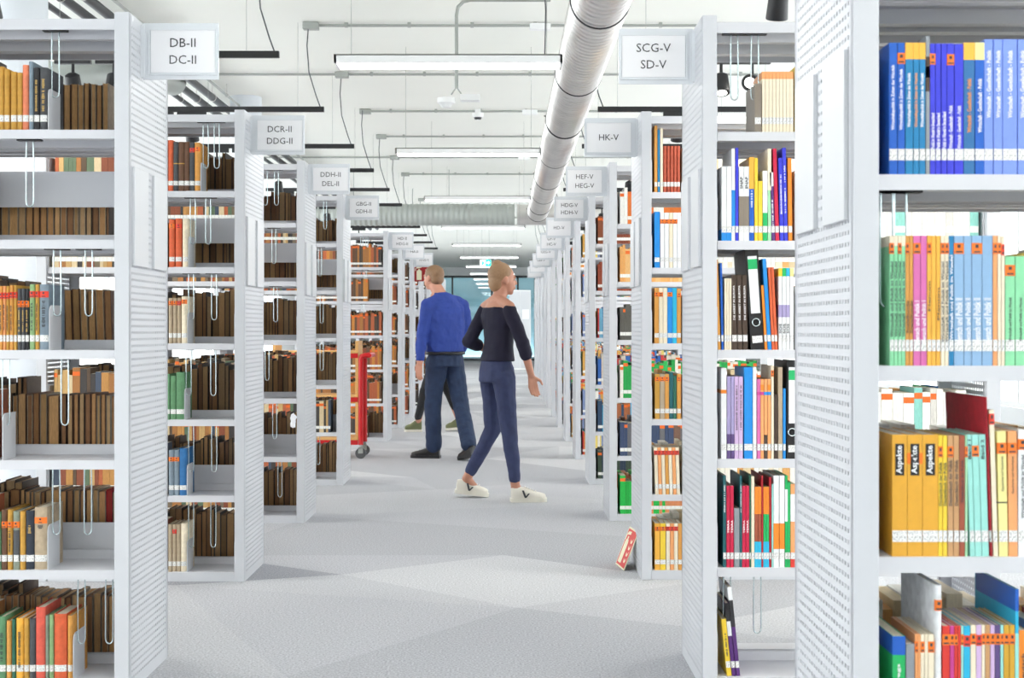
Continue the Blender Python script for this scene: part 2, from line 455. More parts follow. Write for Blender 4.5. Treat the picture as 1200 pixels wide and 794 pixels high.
# ------------------------------------------------------------------ people
def person_woman():
    root = thing('person', 'person in navy top, slim jeans and white sneakers striding right', 'person', (0.0, 9.66, 0))
    Y = 0.0
    th = math.radians(33); f = Vector((math.cos(th), math.sin(th), 0)); r = Vector((math.sin(th), -math.cos(th), 0))
    yaw = th - PI / 2
    sh_r = Vector((-0.045, 0, 1.355)) + r * 0.162; sh_l = Vector((-0.045, 0, 1.355)) - r * 0.162
    el_r = Vector((0.135, -0.16, 1.115)); wr_r = Vector((0.195, -0.10, 0.885))
    el_l = Vector((-0.245, 0.06, 1.125)); wr_l = Vector((-0.085, 0.22, 1.045))
    hip_r = Vector((0.0, -0.07, 0.90)); kn_r = Vector((0.04, -0.08, 0.50)); an_r = Vector((0.085, -0.09, 0.10))
    hip_l = Vector((-0.085, 0.07, 0.90)); kn_l = Vector((-0.075, 0.12, 0.50)); an_l = Vector((-0.265, 0.16, 0.135))
    hc = (0.0, 0.02, 1.562)
    def body(bm):
        head(bm, hc, (0.9, 0.35), 0.98)
        cap(bm, (-0.040, 0.0, 1.40), (-0.015, 0.01, 1.49), 0.052, 0.050)
        for q in (sh_l, sh_r): cap(bm, (-0.043, 0.0, 1.425), q + Vector((0, 0, 0.012)), 0.045, 0.040)
        ring_loft(bm, [(-0.05, 0, 0.86, 0.115, 0.08, yaw), (-0.04, 0, 1.0, 0.105, 0.075, yaw), (-0.04, 0, 1.2, 0.11, 0.078, yaw), (-0.045, 0, 1.33, 0.14, 0.085, yaw), (-0.045, 0, 1.40, 0.09, 0.06, yaw)])
        for s, e, w2 in ((sh_r, el_r, wr_r), (sh_l, el_l, wr_l)):
            cap(bm, s, e, 0.042, 0.034); cap(bm, e, w2, 0.036, 0.024)
        hand(bm, wr_r, (0.18, 0.05, -1), (0.9, 0.4, 0.1), 0.45, 0.95)
        hand(bm, wr_l, (0.65, 0.1, -0.5), (0.1, 0.1, 1), 0.6, 0.92)
        for h, k, a in ((hip_r, kn_r, an_r), (hip_l, kn_l, an_l)):
            cap(bm, h + Vector((0, 0, -.06)), k, 0.062, 0.045); cap(bm, k, a, 0.045, 0.034)
        cap(bm, an_r, an_r + Vector((0.05, 0.01, -0.05)), 0.035, 0.03); cap(bm, an_l, an_l + Vector((0.05, 0.01, -0.06)), 0.035, 0.03)
    link('body', fuse('body', body, M['skin'], 0.006, 3), root)
    def top(bm):
        ring_loft(bm, [(-0.045, 0, 0.985, 0.152, 0.113, yaw), (-0.035, 0, 1.10, 0.130, 0.094, yaw), (-0.035, 0, 1.20, 0.132, 0.095, yaw), (-0.043, 0, 1.30, 0.152, 0.098, yaw), (-0.045, 0, 1.365, 0.140, 0.082, yaw)])
        for s, e, w2 in ((sh_r, el_r, wr_r), (sh_l, el_l, wr_l)):
            cap(bm, s + Vector((0, 0, -0.012)), e, 0.052, 0.047); cap(bm, e, e + (w2 - e) * 0.35, 0.051, 0.046)
    link('knit_top', fuse('knit_top', top, M['navy'], 0.007, 4, 0.012), root)
    def trousers(bm):
        ring_loft(bm, [(-0.045, 0, 0.84, 0.155, 0.118, yaw), (-0.048, 0, 0.92, 0.152, 0.112, yaw), (-0.05, 0, 1.0, 0.128, 0.095, yaw)])
        for h, k, a in ((hip_r, kn_r, an_r), (hip_l, kn_l, an_l)):
            cap(bm, h + Vector((0, 0, -0.03)), k, 0.086, 0.060); cap(bm, k, a + (k - a) * 0.16, 0.060, 0.044)
    link('trousers', fuse('trousers', trousers, M['jeans2'], 0.007, 4, 0.014), root)
    fh = Vector((0.93, 0.36, 0)).normalized(); rt = Vector((fh.y, -fh.x, 0)); R = Matrix((rt, fh, Vector((0, 0, 1)))).transposed()
    c = Vector(hc)
    def hairb(bm):
        ell(bm, c + fh * -0.026 + Vector((0, 0, 0.040)), (0.080, 0.092, 0.086), R)
        ell(bm, c + fh * -0.062 + Vector((0, 0, -0.015)), (0.066, 0.050, 0.075), R)
        ell(bm, c + fh * -0.050 + Vector((0, 0, 0.112)), (0.034, 0.036, 0.030), R)
    link('hair', fuse('hair', hairb, M['hair2'], 0.006, 2), root)
    e = MB()
    for q in (-1, 1):
        p = c + rt * 0.031 * q + fh * 0.074 + Vector((0, 0, 0.0))
        e.lathe([(0.0, -0.006), (0.008, -0.003), (0.011, 0.0), (0.008, 0.003), (0.0, 0.006)], p.x, p.y, 10)
        for v in range(len(e.v) - 50, len(e.v)): e.v[v] = (e.v[v][0], e.v[v][1], e.v[v][2] + p.z)
    obj('eyes', e, M['eye'], root, smooth=60)
    shoe('sneaker', (0.055, -0.11, 0.0), (0.298, -0.075, 0.0), (M['shoewhite'], M['sole']), root, logo=True)
    shoe('sneaker', (-0.345, 0.155, 0.030), (-0.115, 0.185, 0.0), (M['shoewhite'], M['sole']), root, logo=True, pitch=-0.125)
    return root

def person_man():
    root = thing('person', 'person in blue jumper, jeans and black shoes seen from behind', 'person', (0, 12.8, 0))
    f = Vector((-0.55, 0.83, 0)).normalized(); l = Vector((-f.y, f.x, 0)); yaw = math.atan2(f.y, f.x) - PI / 2
    cx = -0.545
    sh_l = Vector((cx, 0, 1.435)) + l * 0.195; sh_r = Vector((cx, 0, 1.435)) - l * 0.195
    el_l = Vector((-0.755, -0.13, 1.155)); wr_l = Vector((-0.775, -0.19, 0.90))
    el_r = Vector((-0.345, 0.10, 1.15)); wr_r = Vector((-0.40, 0.27, 1.0))
    hip_l = Vector((-0.625, -0.04, 0.93)); kn_l = Vector((-0.665, 0.0, 0.49)); an_l = Vector((-0.655, 0.0, 0.09))
    hip_r = Vector((-0.475, 0.06, 0.93)); kn_r = Vector((-0.40, 0.0, 0.50)); an_r = Vector((-0.318, -0.26, 0.13))
    hc = (-0.665, 0.05, 1.695)
    def body(bm):
        head(bm, hc, (-0.8, 0.6), 1.02)
        cap(bm, (cx - 0.03, 0.0, 1.50), (-0.645, 0.04, 1.62), 0.064, 0.060)
        ring_loft(bm, [(cx, 0, 0.88, 0.165, 0.115, yaw), (cx, 0, 1.05, 0.16, 0.11, yaw), (cx, 0, 1.3, 0.155, 0.10, yaw), (cx, 0, 1.42, 0.13, 0.08, yaw), (cx, 0, 1.50, 0.07, 0.05, yaw)])
        for s, e, w2 in ((sh_l, el_l, wr_l), (sh_r, el_r, wr_r)):
            cap(bm, s, e, 0.052, 0.042); cap(bm, e, w2, 0.044, 0.030)
        hand(bm, wr_l, (-0.1, 0.1, -1), (-0.7, 0.7, 0), 0.55, 1.08)
        hand(bm, wr_r, (-0.4, 0.6, -0.6), (-0.3, 0.3, 0.9), 0.6, 1.08)
        for h, k, a in ((hip_l, kn_l, an_l), (hip_r, kn_r, an_r)):
            cap(bm, h + Vector((0, 0, -.06)), k, 0.078, 0.056); cap(bm, k, a, 0.056, 0.040)
    link('body', fuse('body', body, M['skin'], 0.0065, 3), root)
    def top(bm):
        ring_loft(bm, [(cx - 0.005, 0, 0.995, 0.192, 0.142, yaw), (cx, 0, 1.10, 0.196, 0.140, yaw), (cx, 0, 1.30, 0.198, 0.136, yaw), (cx, 0, 1.42, 0.185, 0.118, yaw), (cx - 0.01, 0, 1.50, 0.12, 0.085, yaw), (cx - 0.03, 0.01, 1.555, 0.078, 0.066, yaw)])
        for s, e, w2 in ((sh_l, el_l, wr_l), (sh_r, el_r, wr_r)):
            cap(bm, (cx - .015, 0, 1.52), s, 0.050, 0.062)
            cap(bm, s, e, 0.064, 0.058); cap(bm, e, e + (w2 - e) * 0.86, 0.058, 0.042)
    link('jumper', fuse('jumper', top, M['blueshirt'], 0.008, 4, 0.022), root)
    def trousers(bm):
        ring_loft(bm, [(cx, 0, 0.86, 0.180, 0.140, yaw), (cx, 0, 0.93, 0.182, 0.140, yaw), (cx, 0, 1.02, 0.165, 0.120, yaw)])
        for h, k, a in ((hip_l, kn_l, an_l), (hip_r, kn_r, an_r)):
            cap(bm, h + Vector((0, 0, -0.03)), k, 0.104, 0.080); cap(bm, k, a + Vector((0, 0, 0.02)), 0.080, 0.074)
    link('jeans', fuse('jeans', trousers, M['jeans'], 0.008, 4, 0.02), root)
    b = MB()
    b.tube([(cx + 0.184 * math.cos(a) * math.cos(yaw) - 0.142 * math.sin(a) * math.sin(yaw), 0.184 * math.cos(a) * math.sin(yaw) + 0.142 * math.sin(a) * math.cos(yaw), 0.985) for a in [2 * PI * k / 28 for k in range(28)]], 0.015, 8, closed=True)
    obj('belt', b, M['shoeblack'], root, smooth=60)
    fh = Vector((-0.8, 0.6, 0)); rt = Vector((fh.y, -fh.x, 0)); R = Matrix((rt, fh, Vector((0, 0, 1)))).transposed(); c = Vector(hc)
    def hairb(bm):
        ell(bm, c + fh * -0.020 + Vector((0, 0, 0.036)), (0.084, 0.098, 0.086), R)
        ell(bm, c + fh * -0.050 + Vector((0, 0, -0.010)), (0.074, 0.062, 0.066), R)
    link('hair', fuse('hair', hairb, M['hair'], 0.007, 2), root)
    e = MB()
    for q in (-1, 1):
        p = c + rt * 0.032 * q + fh * 0.077
        n0 = len(e.v)
        e.lathe([(0.0, -0.006), (0.008, -0.003), (0.011, 0.0), (0.008, 0.003), (0.0, 0.006)], p.x, p.y, 10)
        for v in range(n0, len(e.v)): e.v[v] = (e.v[v][0], e.v[v][1], e.v[v][2] + p.z)
    obj('eyes', e, M['eye'], root, smooth=60)
    shoe('leather_shoe', (-0.598, -0.02, 0.0), (-0.868, 0.03, 0.0), (M['shoeblack'], M['shoeblack']), root, widthf=1.1)
    shoe('leather_shoe', (-0.262, -0.36, 0.05), (-0.40, -0.155, 0.0), (M['shoeblack'], M['shoeblack']), root, widthf=1.1, pitch=-0.2)
    return root

def person_third():
    root = thing('person', 'person in black trousers and olive sneakers, mostly hidden behind blue jumper', 'person', (0, 16.15, 0))
    yaw = PI / 2; cx = -0.78
    hip = Vector((cx, 0, 0.87)); sh = Vector((cx, 0, 1.36))
    hc = (cx - 0.01, 0, 1.56)
    legs = [(Vector((cx, -0.08, 0.87)), Vector((-0.93, -0.08, 0.48)), Vector((-1.005, -0.08, 0.12))), (Vector((cx, 0.08, 0.87)), Vector((-0.66, 0.08, 0.47)), Vector((-0.53, 0.08, 0.13)))]
    arms = [(Vector((cx, -0.17, 1.33)), Vector((cx + 0.03, -0.19, 1.08)), Vector((cx - 0.03, -0.18, 0.86))), (Vector((cx, 0.17, 1.33)), Vector((cx + 0.0, 0.19, 1.08)), Vector((cx - 0.05, 0.18, 0.86)))]
    def body(bm):
        head(bm, hc, (-1, 0), 0.97)
        cap(bm, (cx, 0, 1.38), (cx, 0, 1.48), 0.052, 0.050)
        ring_loft(bm, [(cx, 0, 0.84, 0.15, 0.10, yaw), (cx, 0, 1.05, 0.13, 0.09, yaw), (cx, 0, 1.3, 0.15, 0.09, yaw), (cx, 0, 1.40, 0.09, 0.06, yaw)])
        for s, e, w2 in arms:
            cap(bm, s, e, 0.042, 0.035); cap(bm, e, w2, 0.036, 0.026)
            hand(bm, w2, (-0.1, 0, -1), (-1, 0, 0), 0.5, 0.95)
        for h, k, a in legs:
            cap(bm, h, k, 0.072, 0.05); cap(bm, k, a, 0.05, 0.036)
    link('body', fuse('body', body, M['skin'], 0.008, 3), root)
    def top(bm):
        ring_loft(bm, [(cx, 0, 0.86, 0.165, 0.112, yaw), (cx, 0, 1.05, 0.15, 0.105, yaw), (cx, 0, 1.3, 0.162, 0.103, yaw), (cx, 0, 1.41, 0.10, 0.075, yaw)])
        for s, e, w2 in arms:
            cap(bm, s, e, 0.055, 0.048); cap(bm, e, e + (w2 - e) * 0.85, 0.048, 0.038)
    link('jacket', fuse('jacket', top, M['darktrouser'], 0.009, 4, 0.012), root)
    def tr(bm):
        ring_loft(bm, [(cx, 0, 0.80, 0.155, 0.115, yaw), (cx, 0, 0.95, 0.15, 0.105, yaw)])
        for h, k, a in legs:
            cap(bm, h + Vector((0, 0, -0.02)), k, 0.085, 0.060); cap(bm, k, a + Vector((0, 0, 0.05)), 0.060, 0.046)
    link('trousers', fuse('trousers', tr, M['darktrouser'], 0.009, 4, 0.012), root)
    def hairb(bm):
        ell(bm, (cx + 0.015, 0, 1.60), (0.092, 0.080, 0.084)); ell(bm, (cx + 0.05, 0, 1.54), (0.05, 0.066, 0.08))
    link('hair', fuse('hair', hairb, M['hair'], 0.008, 2), root)
    shoe('high_top_sneaker', (-0.965, -0.08, 0.0), (-1.165, -0.08, 0.0), (M['shoegreen'], M['sole']), root, hgt=0.12)
    shoe('high_top_sneaker', (-0.475, 0.08, 0.02), (-0.685, 0.08, 0.0), (M['shoegreen'], M['sole']), root, hgt=0.12, pitch=-0.08)
    return root

# ------------------------------------------------------------------ text strings needed
LSIGN = {0: ('DB-II', 'DC-II'), 1: ('DCR-II', 'DDG-II'), 2: ('DDH-II', 'DEL-II'), 3: ('GBG-II', 'GDH-II'), 4: ('HD-II', 'HDG-II'), 5: ('HA-II',), 6: ('HNG-II',)}
RSIGN = {1: ('SCG-V', 'SD-V'), 2: ('HK-V',), 3: ('HEF-V', 'HEG-V'), 4: ('HDG-V', 'HDH-V'), 5: ('HD-V',), 6: ('GF-V', 'HC-V'), 7: ('GEG-V',), 8: ('GEF-V',), 9: ('GE-V',), 10: ('GDG-V',)}
BT = ['Wirtschaftspolitik in Zeiten des Wandels', 'Politik im Wandel in Deutschland', 'Wirtschaft - Gesellschaft - Politik', 'Mensch und Politik I', 'Mensch und Politik II',
      'Wirtschaft und Politik im Wandel', 'Geschichte und Geschehen', 'Deutschbuch der Politik', 'Aspekte', 'Lebendiges Latein', 'Band 1', 'Band 2', 'TERRA', 'SNAP', 'DIE ARBEIT IN EUROPA', 'SOS', 'Plenum', 'Sozialkunde', 'unterwegs', 'deutsch']
pre_text([s for t in list(LSIGN.values()) + list(RSIGN.values()) for s in t] + BT)
person_woman(); person_man(); person_third()

# ------------------------------------------------------------------ room shell
CEIL = 3.55
XW0, XW1, YB, YE = -6.5, 5.6, -8.5, 52.0
# floor: carpet laid in triangular fields of slightly different greys
pts = [(-.80, 6.73), (0, 7.31), (-1.25, 8.83), (.75, 7.95), (.06, 5.93), (.75, 5.55), (-.76, 4.75), (-1.5, 4.9), (.95, 6.55), (-1.55, 6.45), (.9, 9.6), (-.5, 10.3), (-1.6, 7.3)]
inner = list(pts)
yy = YB
while yy < YE + 8.1:
    xx = XW0
    k = 0
    while xx <= XW1 + 0.01:
        if not (-1.9 < xx < 1.4 and 4.3 < yy < 10.6):
            e = xx in (XW0,) or xx > XW1 - 0.6 or yy == YB or yy > YE + 7
            pts.append((xx + (0 if e else random.uniform(-.35, .35)), yy + (0 if e else random.uniform(-.4, .4))))
        xx += 1.21; k += 1
    yy += 1.5
vs, es, fs, _, _, _ = delaunay_2d_cdt([Vector(p) for p in pts], [(0, 1), (1, 2), (1, 3), (0, 4), (1, 8), (6, 5)], [], 0, 1e-4)
mb = MB()
tones = [hexc('b3b4b9'), hexc('bebfc3'), hexc('c7c8cb'), hexc('babbc0')]
tcol = []
for fc in fs:
    p = [vs[i] for i in fc]
    if (p[1] - p[0]).cross(p[2] - p[0]) < 0: p.reverse()
    i = len(mb.v)
    mb.v += [(q.x, q.y, 0) for q in p]; mb.f.append(tuple(range(i, i + len(p)))); mb.m.append(0)
    cc = sum(p, Vector((0, 0))) / 3
    t = random.choice(tones)
    if (cc - Vector((-.68, 7.6))).length < .35: t = tones[0]
    if (cc - Vector((.0, 6.6))).length < .5: t = tones[2]
    if cc.x < -1.0 and 6.3 < cc.y < 7.6: t = hexc('a2a3a9')
    tcol += [t] * len(p)
floor = struct('floor', mb, M['carpet'])
ca = floor.data.color_attributes.new('tone', 'FLOAT_COLOR', 'POINT')
for i, c in enumerate(tcol): ca.data[i].color = (*c, 1)

mb = MB(); mb.box(XW0 - .1, XW1 + .1, YB - .1, YE + 8.1, CEIL, CEIL + .15)
struct('ceiling', mb, M['ceil'])

def window_wall(side, fixed, a0, a1, n, num0):
    """long wall with a low parapet, lintel, piers and added windows"""
    wb = MB()
    def bx(u0, u1, z0, z1, t0=0.0, t1=0.2):
        if side in ('left', 'right'):
            s = -1 if side == 'left' else 1
            xs = sorted((fixed + s * t0, fixed + s * t1)); return (xs[0], xs[1], u0, u1, z0, z1)
        s = -1 if fixed < 10 else 1
        ys = sorted((fixed + s * t0, fixed + s * t1)); return (u0, u1, ys[0], ys[1], z0, z1)
    step = (a1 - a0) / n
    wb.box(*bx(a0, a1, 0, .35)); wb.box(*bx(a0, a1, 3.25, CEIL))
    for k in range(n + 1):
        c = a0 + k * step
        wb.box(*bx(max(a0, c - .12), min(a1, c + .12), .35, 3.25))
    struct('wall_' + side, wb, M['wall'])
    for k in range(n):
        u0 = a0 + k * step + .12; u1 = a0 + (k + 1) * step - .12
        f = MB()
        for q in ((u0, u1, .35, .41), (u0, u1, 3.19, 3.25), (u0, u0 + .06, .41, 3.19), (u1 - .06, u1, .41, 3.19), ((u0 + u1) / 2 - .03, (u0 + u1) / 2 + .03, .41, 3.19)):
            f.box(*bx(q[0], q[1], q[2], q[3], .06, .14))
        o = struct('window_%d' % (num0 + k), f, M['white'])
        for s0, s1 in ((u0 + .06, (u0 + u1) / 2 - .03), ((u0 + u1) / 2 + .03, u1 - .06)):
            g = MB(); g.box(*bx(s0, s1, .41, 3.19, .095, .105))
            obj('pane', g, M['pane'], o)
window_wall('left', XW0, -6.2, 40.0, 12, 1)  # windows on both sides added, their run sized to balance the daylight
window_wall('right', XW1, -6.2, 40.0, 12, 13)
for nm, x0, x1 in (('wall_left_rear', XW0 - .2, XW0), ('wall_right_rear', XW1, XW1 + .2)):
    mb = MB(); mb.box(x0, x1, 40.0, YE, 0, CEIL); mb.box(x0, x1, YB, -6.2, 0, CEIL); struct(nm, mb, M['wall'])
mb = MB(); mb.box(XW0, XW1, YB - .2, YB, 0, CEIL); struct('wall_back', mb, M['wall'])
# skirting along the left and right walls
for nm, x0, x1 in (('baseboard_left', XW0, XW0 + .02), ('baseboard_right', XW1 - .02, XW1)):
    mb = MB(); mb.box(x0, x1, YB, YE, 0, .08); struct(nm, mb, M['plate'])

# far glass partition with the lit foyer behind it
mb = MB()
mb.box(XW0, XW1, YE - .06, YE + .06, 3.24, CEIL)
mb.box(XW0, -2.9, YE - .06, YE + .06, 0, 3.24); mb.box(1.2, XW1, YE - .06, YE + .06, 0, 3.24)
struct('wall_front', mb, M['wall'])
mb = MB()
for x in (-2.9, -1.95, -.45, .55, 1.2):
    mb.box(x - .03, x + .03, YE - .05, YE + .05, 0, 3.24)
mb.box(-2.9, 1.2, YE - .05, YE + .05, 3.16, 3.24); mb.box(-2.9, 1.2, YE - .05, YE + .05, 0, .07)
dr = struct('door_1', mb, M['darkgrey'])
for a, b in ((-2.9, -1.95), (-1.95, -.45), (-.45, .55), (.55, 1.2)):
    g = MB(); g.box(a + .03, b - .03, YE - .01, YE + .01, .07, 3.16); obj('pane', g, M['bluepane'], dr)
for x in (-.55, -.35):
    h = MB(); h.tube([(x, YE - .05, .95), (x, YE - .10, .95), (x, YE - .10, 1.35), (x, YE - .05, 1.35)], .014, 8)
    obj('door_handle', h, M['chrome'], dr, smooth=50)
mb = MB(); mb.box(XW0, XW1, YE + 8, YE + 8.1, 0, CEIL); struct('wall_foyer_end', mb, mat('foyer_paint', hexc('bfe0ea'), 0.7))
mb = MB(); mb.box(XW0 - .1, XW0, YE, YE + 8, 0, CEIL); struct('wall_foyer_left', mb, M['wall'])
mb = MB(); mb.box(XW1, XW1 + .1, YE, YE + 8, 0, CEIL); struct('wall_foyer_right', mb, M['wall'])

# round concrete columns between the left racks
for i, cy in enumerate((7.28, 13.75)):
    mb = MB(); mb.lathe([(0, 0), (.158, 0), (.158, CEIL), (0, CEIL)], -2.6, cy, 40)
    o = struct('column_%d' % (i + 1), mb, M['column'], smooth=40)

# ------------------------------------------------------------------ shelving racks
LEV = [.0435, .410, .776, 1.143, 1.510, 1.876]
CAP = 2.243; PH = 2.265; RD = .52; RL = 1.0
LX, RX = -1.243, .668
LD = [4.52, 6.54, 8.51, 10.55, 14.64, 16.66, 18.70, 20.72, 22.74, 24.76, 26.78, 28.80]
RDp = [2.60, 4.57, 6.59, 8.60, 10.62, 12.65, 14.68, 16.70, 18.72, 20.74, 22.76, 24.78, 26.80, 28.82]

def rack_meshes(s):
    """meshes of one rack; s = +1 runs to +x (right racks), -1 to -x. local u along the rack from the aisle end"""
    X = lambda a, b: (min(s * a, s * b), max(s * a, s * b))
    me = {}
    # perforated end sheet with real holes
    p = .0222; hs = .0042
    ny = int((RD - .05) / p); nz = int((PH - .06) / p)
    y0 = (RD - ny * p) / 2; z0 = .035
    mb = MB()
    V = {}
    def vid(x, y, z):
        k = (round(x, 5), round(y, 5), round(z, 5))
        if k not in V: V[k] = len(mb.v); mb.v.append((x, y, z))
        return V[k]
    def add(*q): mb.f.append(tuple(vid(*a) for a in q)); mb.m.append(0)
    xo = 0.0; xi = s * .0016
    for a in range(ny):
        for b in range(nz):
            ya, yb = y0 + a * p, y0 + (a + 1) * p; za, zb = z0 + b * p, z0 + (b + 1) * p
            yc, zc = (ya + yb) / 2, (za + zb) / 2
            o = [(ya, za), (yb, za), (yb, zb), (ya, zb)]; i = [(yc - hs, zc - hs), (yc + hs, zc - hs), (yc + hs, zc + hs), (yc - hs, zc + hs)]
            for k in range(4):
                k2 = (k + 1) % 4
                add((xo, *o[k]), (xo, *o[k2]), (xo, *i[k2]), (xo, *i[k]))
                add((xo, *i[k]), (xo, *i[k2]), (xi, *i[k2]), (xi, *i[k]))
    z1 = z0 + nz * p; y1 = y0 + ny * p
    for q in (((0, 0), (RD, 0), (RD, z0), (0, z0)), ((0, z1), (RD, z1), (RD, PH), (0, PH)), ((0, z0), (y0, z0), (y0, z1), (0, z1)), ((y1, z0), (RD, z0), (RD, z1), (y1, z1))):
        add(*[(xo, *c) for c in q])
    me['end_panel'] = mb.mesh('end_panel', M['steel'], fixn=False)
    me['end_panel'].validate()
    def simple(name, boxes, m, bevel=0):
        b = MB()
        for (u0, u1, ya, yb, za, zb) in boxes: b.box(*X(u0, u1), ya, yb, za, zb)
        me[name] = b.mesh(name, m, bevel=bevel)
    simple('front_post', [(.0, .048, -.004, .022, 0, PH)], M['steel'], .002)
    simple('rear_post', [(.0, .048, RD - .022, RD + .004, 0, PH)], M['steel'], .002)
    simple('added_liner', [(.044, .046, .022, RD - .022, .0, PH - .004)], M['steel'])  # sheet added behind the perforation so the holes read dark
    for i, (a, b) in enumerate(((.035, .215), (.295, .475))):
        bb = MB(); bb.box(*sorted((s * -.010, s * .0)), a, b, 1.425, 1.755)
        me['label_plate%d' % i] = bb.mesh('label_plate', M['plate'], bevel=.0015)
    # shelf tray: front lip, deck, back upstand; rear one mirrored
    for nm, mir in (('shelf_front', 0), ('shelf_rear', 1)):
        yy = (lambda y: RD - y) if mir else (lambda y: y)
        b = MB(); u0, u1 = .052, RL - .052
        prof = [(.012, 0), (.012, -.030), (.020, -.030), (.020, -.004), (.242, -.004), (.242, .032), (.246, .032), (.246, 0)]
        b.prism([(yy(y), z) for y, z in prof], 'x', *X(u0, u1))
        b.box(*X(u0, u1), *sorted((yy(.05), yy(.085))), -.026, -.004)
        b.box(*X(u0, u1), *sorted((yy(.205), yy(.235))), -.034, -.004)
        me[nm] = b.mesh(nm, M['steel_in'])
        br = MB()
        pr = [(.016, -.032), (.242, -.032), (.242, .165), (.055, .165), (.030, .158), (.018, .140), (.016, .120)]
        br.prism([(yy(y), z) for y, z in pr], 'x', *X(.0495, .053))
        me['bracket_' + nm] = br.mesh('side_bracket', M['steel_in'])
        br = MB(); br.prism([(yy(y), z) for y, z in pr], 'x', *X(RL - .053, RL - .0495))
        me['bracket2_' + nm] = br.mesh('side_bracket', M['steel_in'])
    b = MB(); b.box(*X(.049, RL - .049), .004, RD - .004, CAP - .006, CAP)
    b.box(*X(.049, RL - .049), .004, .010, CAP - .036, CAP - .006); b.box(*X(.049, RL - .049), RD - .010, RD - .004, CAP - .036, CAP - .006)
    b.box(*X(.049, RL - .049), .09, .12, CAP - .05, CAP - .006); b.box(*X(.049, RL - .049), .235, .285, CAP - .06, CAP - .006)
    me['top_canopy'] = b.mesh('top_canopy', M['steel_in'])
    simple('stiffener0', [(.05, RL - .05, RD / 2 - .003, RD / 2 + .003, 1.640, 1.765)], M['steel_in'])
    simple('stiffener1', [(.05, RL - .05, RD / 2 - .003, RD / 2 + .003, .425, .535)], M['steel_in'])
    simple('kick0', [(.05, RL - .05, .006, .011, 0, .042)], M['steel'])
    simple('kick1', [(.05, RL - .05, RD - .011, RD - .006, 0, .042)], M['steel'])
    return me

RM = {-1: rack_meshes(-1), 1: rack_meshes(1)}
def rack(s, x, d, label):
    t = thing('library_rack', label, 'rack', (x, d, 0), 0, 'racks along the aisle')
    me = RM[s]
    for k in ('end_panel', 'front_post', 'rear_post', 'added_liner', 'top_canopy'):
        link(k, me[k], t)
        if k in ('front_post', 'rear_post'): link(k, me[k], t, (s * (RL - .048), 0, 0))
        if k == 'end_panel': link(k, me[k], t, (s * (RL - .0016), 0, 0))
    for i in (0, 1):
        link('label_plate', me['label_plate%d' % i], t); link('stiffener_panel', me['stiffener%d' % i], t); link('kick_plate', me['kick%d' % i], t)
    for z in LEV:
        for nm in ('shelf_front', 'shelf_rear'):
            sh = link('shelf', me[nm], t, (0, 0, z))
            link('side_bracket', me['bracket_' + nm], sh); link('side_bracket', me['bracket2_' + nm], sh)
    return t

def sname(side, i):
    g = (LSIGN if side < 0 else RSIGN).get(i)
    if g: return 'rack signed ' + g[0]
    if side > 0 and i == 0: return 'nearest right rack'
    return '%s rack of the %s row' % (ORD[i + 1], 'left' if side < 0 else 'right')

for i, d in enumerate(LD):
    g = LSIGN.get(i)
    rack(-1, LX, d, ('pale grey steel rack signed %s with perforated end panel' % ' and '.join(g)) if g else 'pale grey steel rack, %s in the left row from the camera' % ORD[i + 1])
for i, d in enumerate(RDp):
    g = RSIGN.get(i)
    rack(1, RX, d, ('pale grey steel rack signed %s with perforated end panel' % ' and '.join(g)) if g else ('pale grey steel rack nearest the camera, cut by the right edge' if i == 0 else 'pale grey steel rack, %s in the right row from the camera' % ORD[i + 1]))

# aisle signs
def sign(s, x, d, words):
    off = .155 if s < 0 else .19
    t = thing('aisle_sign', 'white aisle sign reading %s on rack end above the aisle' % ' '.join(words), 'sign', (x, d + off, 2.165), 0, 'aisle signs')
    c = -s * .136
    h = MB(); h.box(c - .13, c + .13, -.003, .003, -.097, .097); obj('acrylic_holder', h, M['acryl'], t, bevel=.001)
    cc = c - s * .008
    f = MB()
    for q in ((-.118, .118, .072, .080), (-.118, .118, -.082, -.074), (-.118, -.112, -.074, .072), (.112, .118, -.074, .072)):
        f.box(cc + q[0], cc + q[1], -.009, -.003, q[2], q[3])
    obj('card_frame', f, M['acryl'], t)
    k = MB(); k.box(cc - .110, cc + .110, -.0065, -.0032, -.073, .072); kk = obj('paper_card', k, M['paper'], t)
    zz = [.029, -.029] if len(words) == 2 else [0]
    for wd, z in zip(words, zz):
        text_obj(wd, kk, M['ink'], (cc, -.0072, z), UPRIGHT, height=.030)
    b = MB(); b.box(*sorted((0, -s * .012)), -.006, .006, -.09, .09); obj('mount', b, M['acryl'], t)
for i, wd in LSIGN.items(): sign(-1, LX, LD[i], wd)
for i, wd in RSIGN.items(): sign(1, RX, RDp[i], wd)

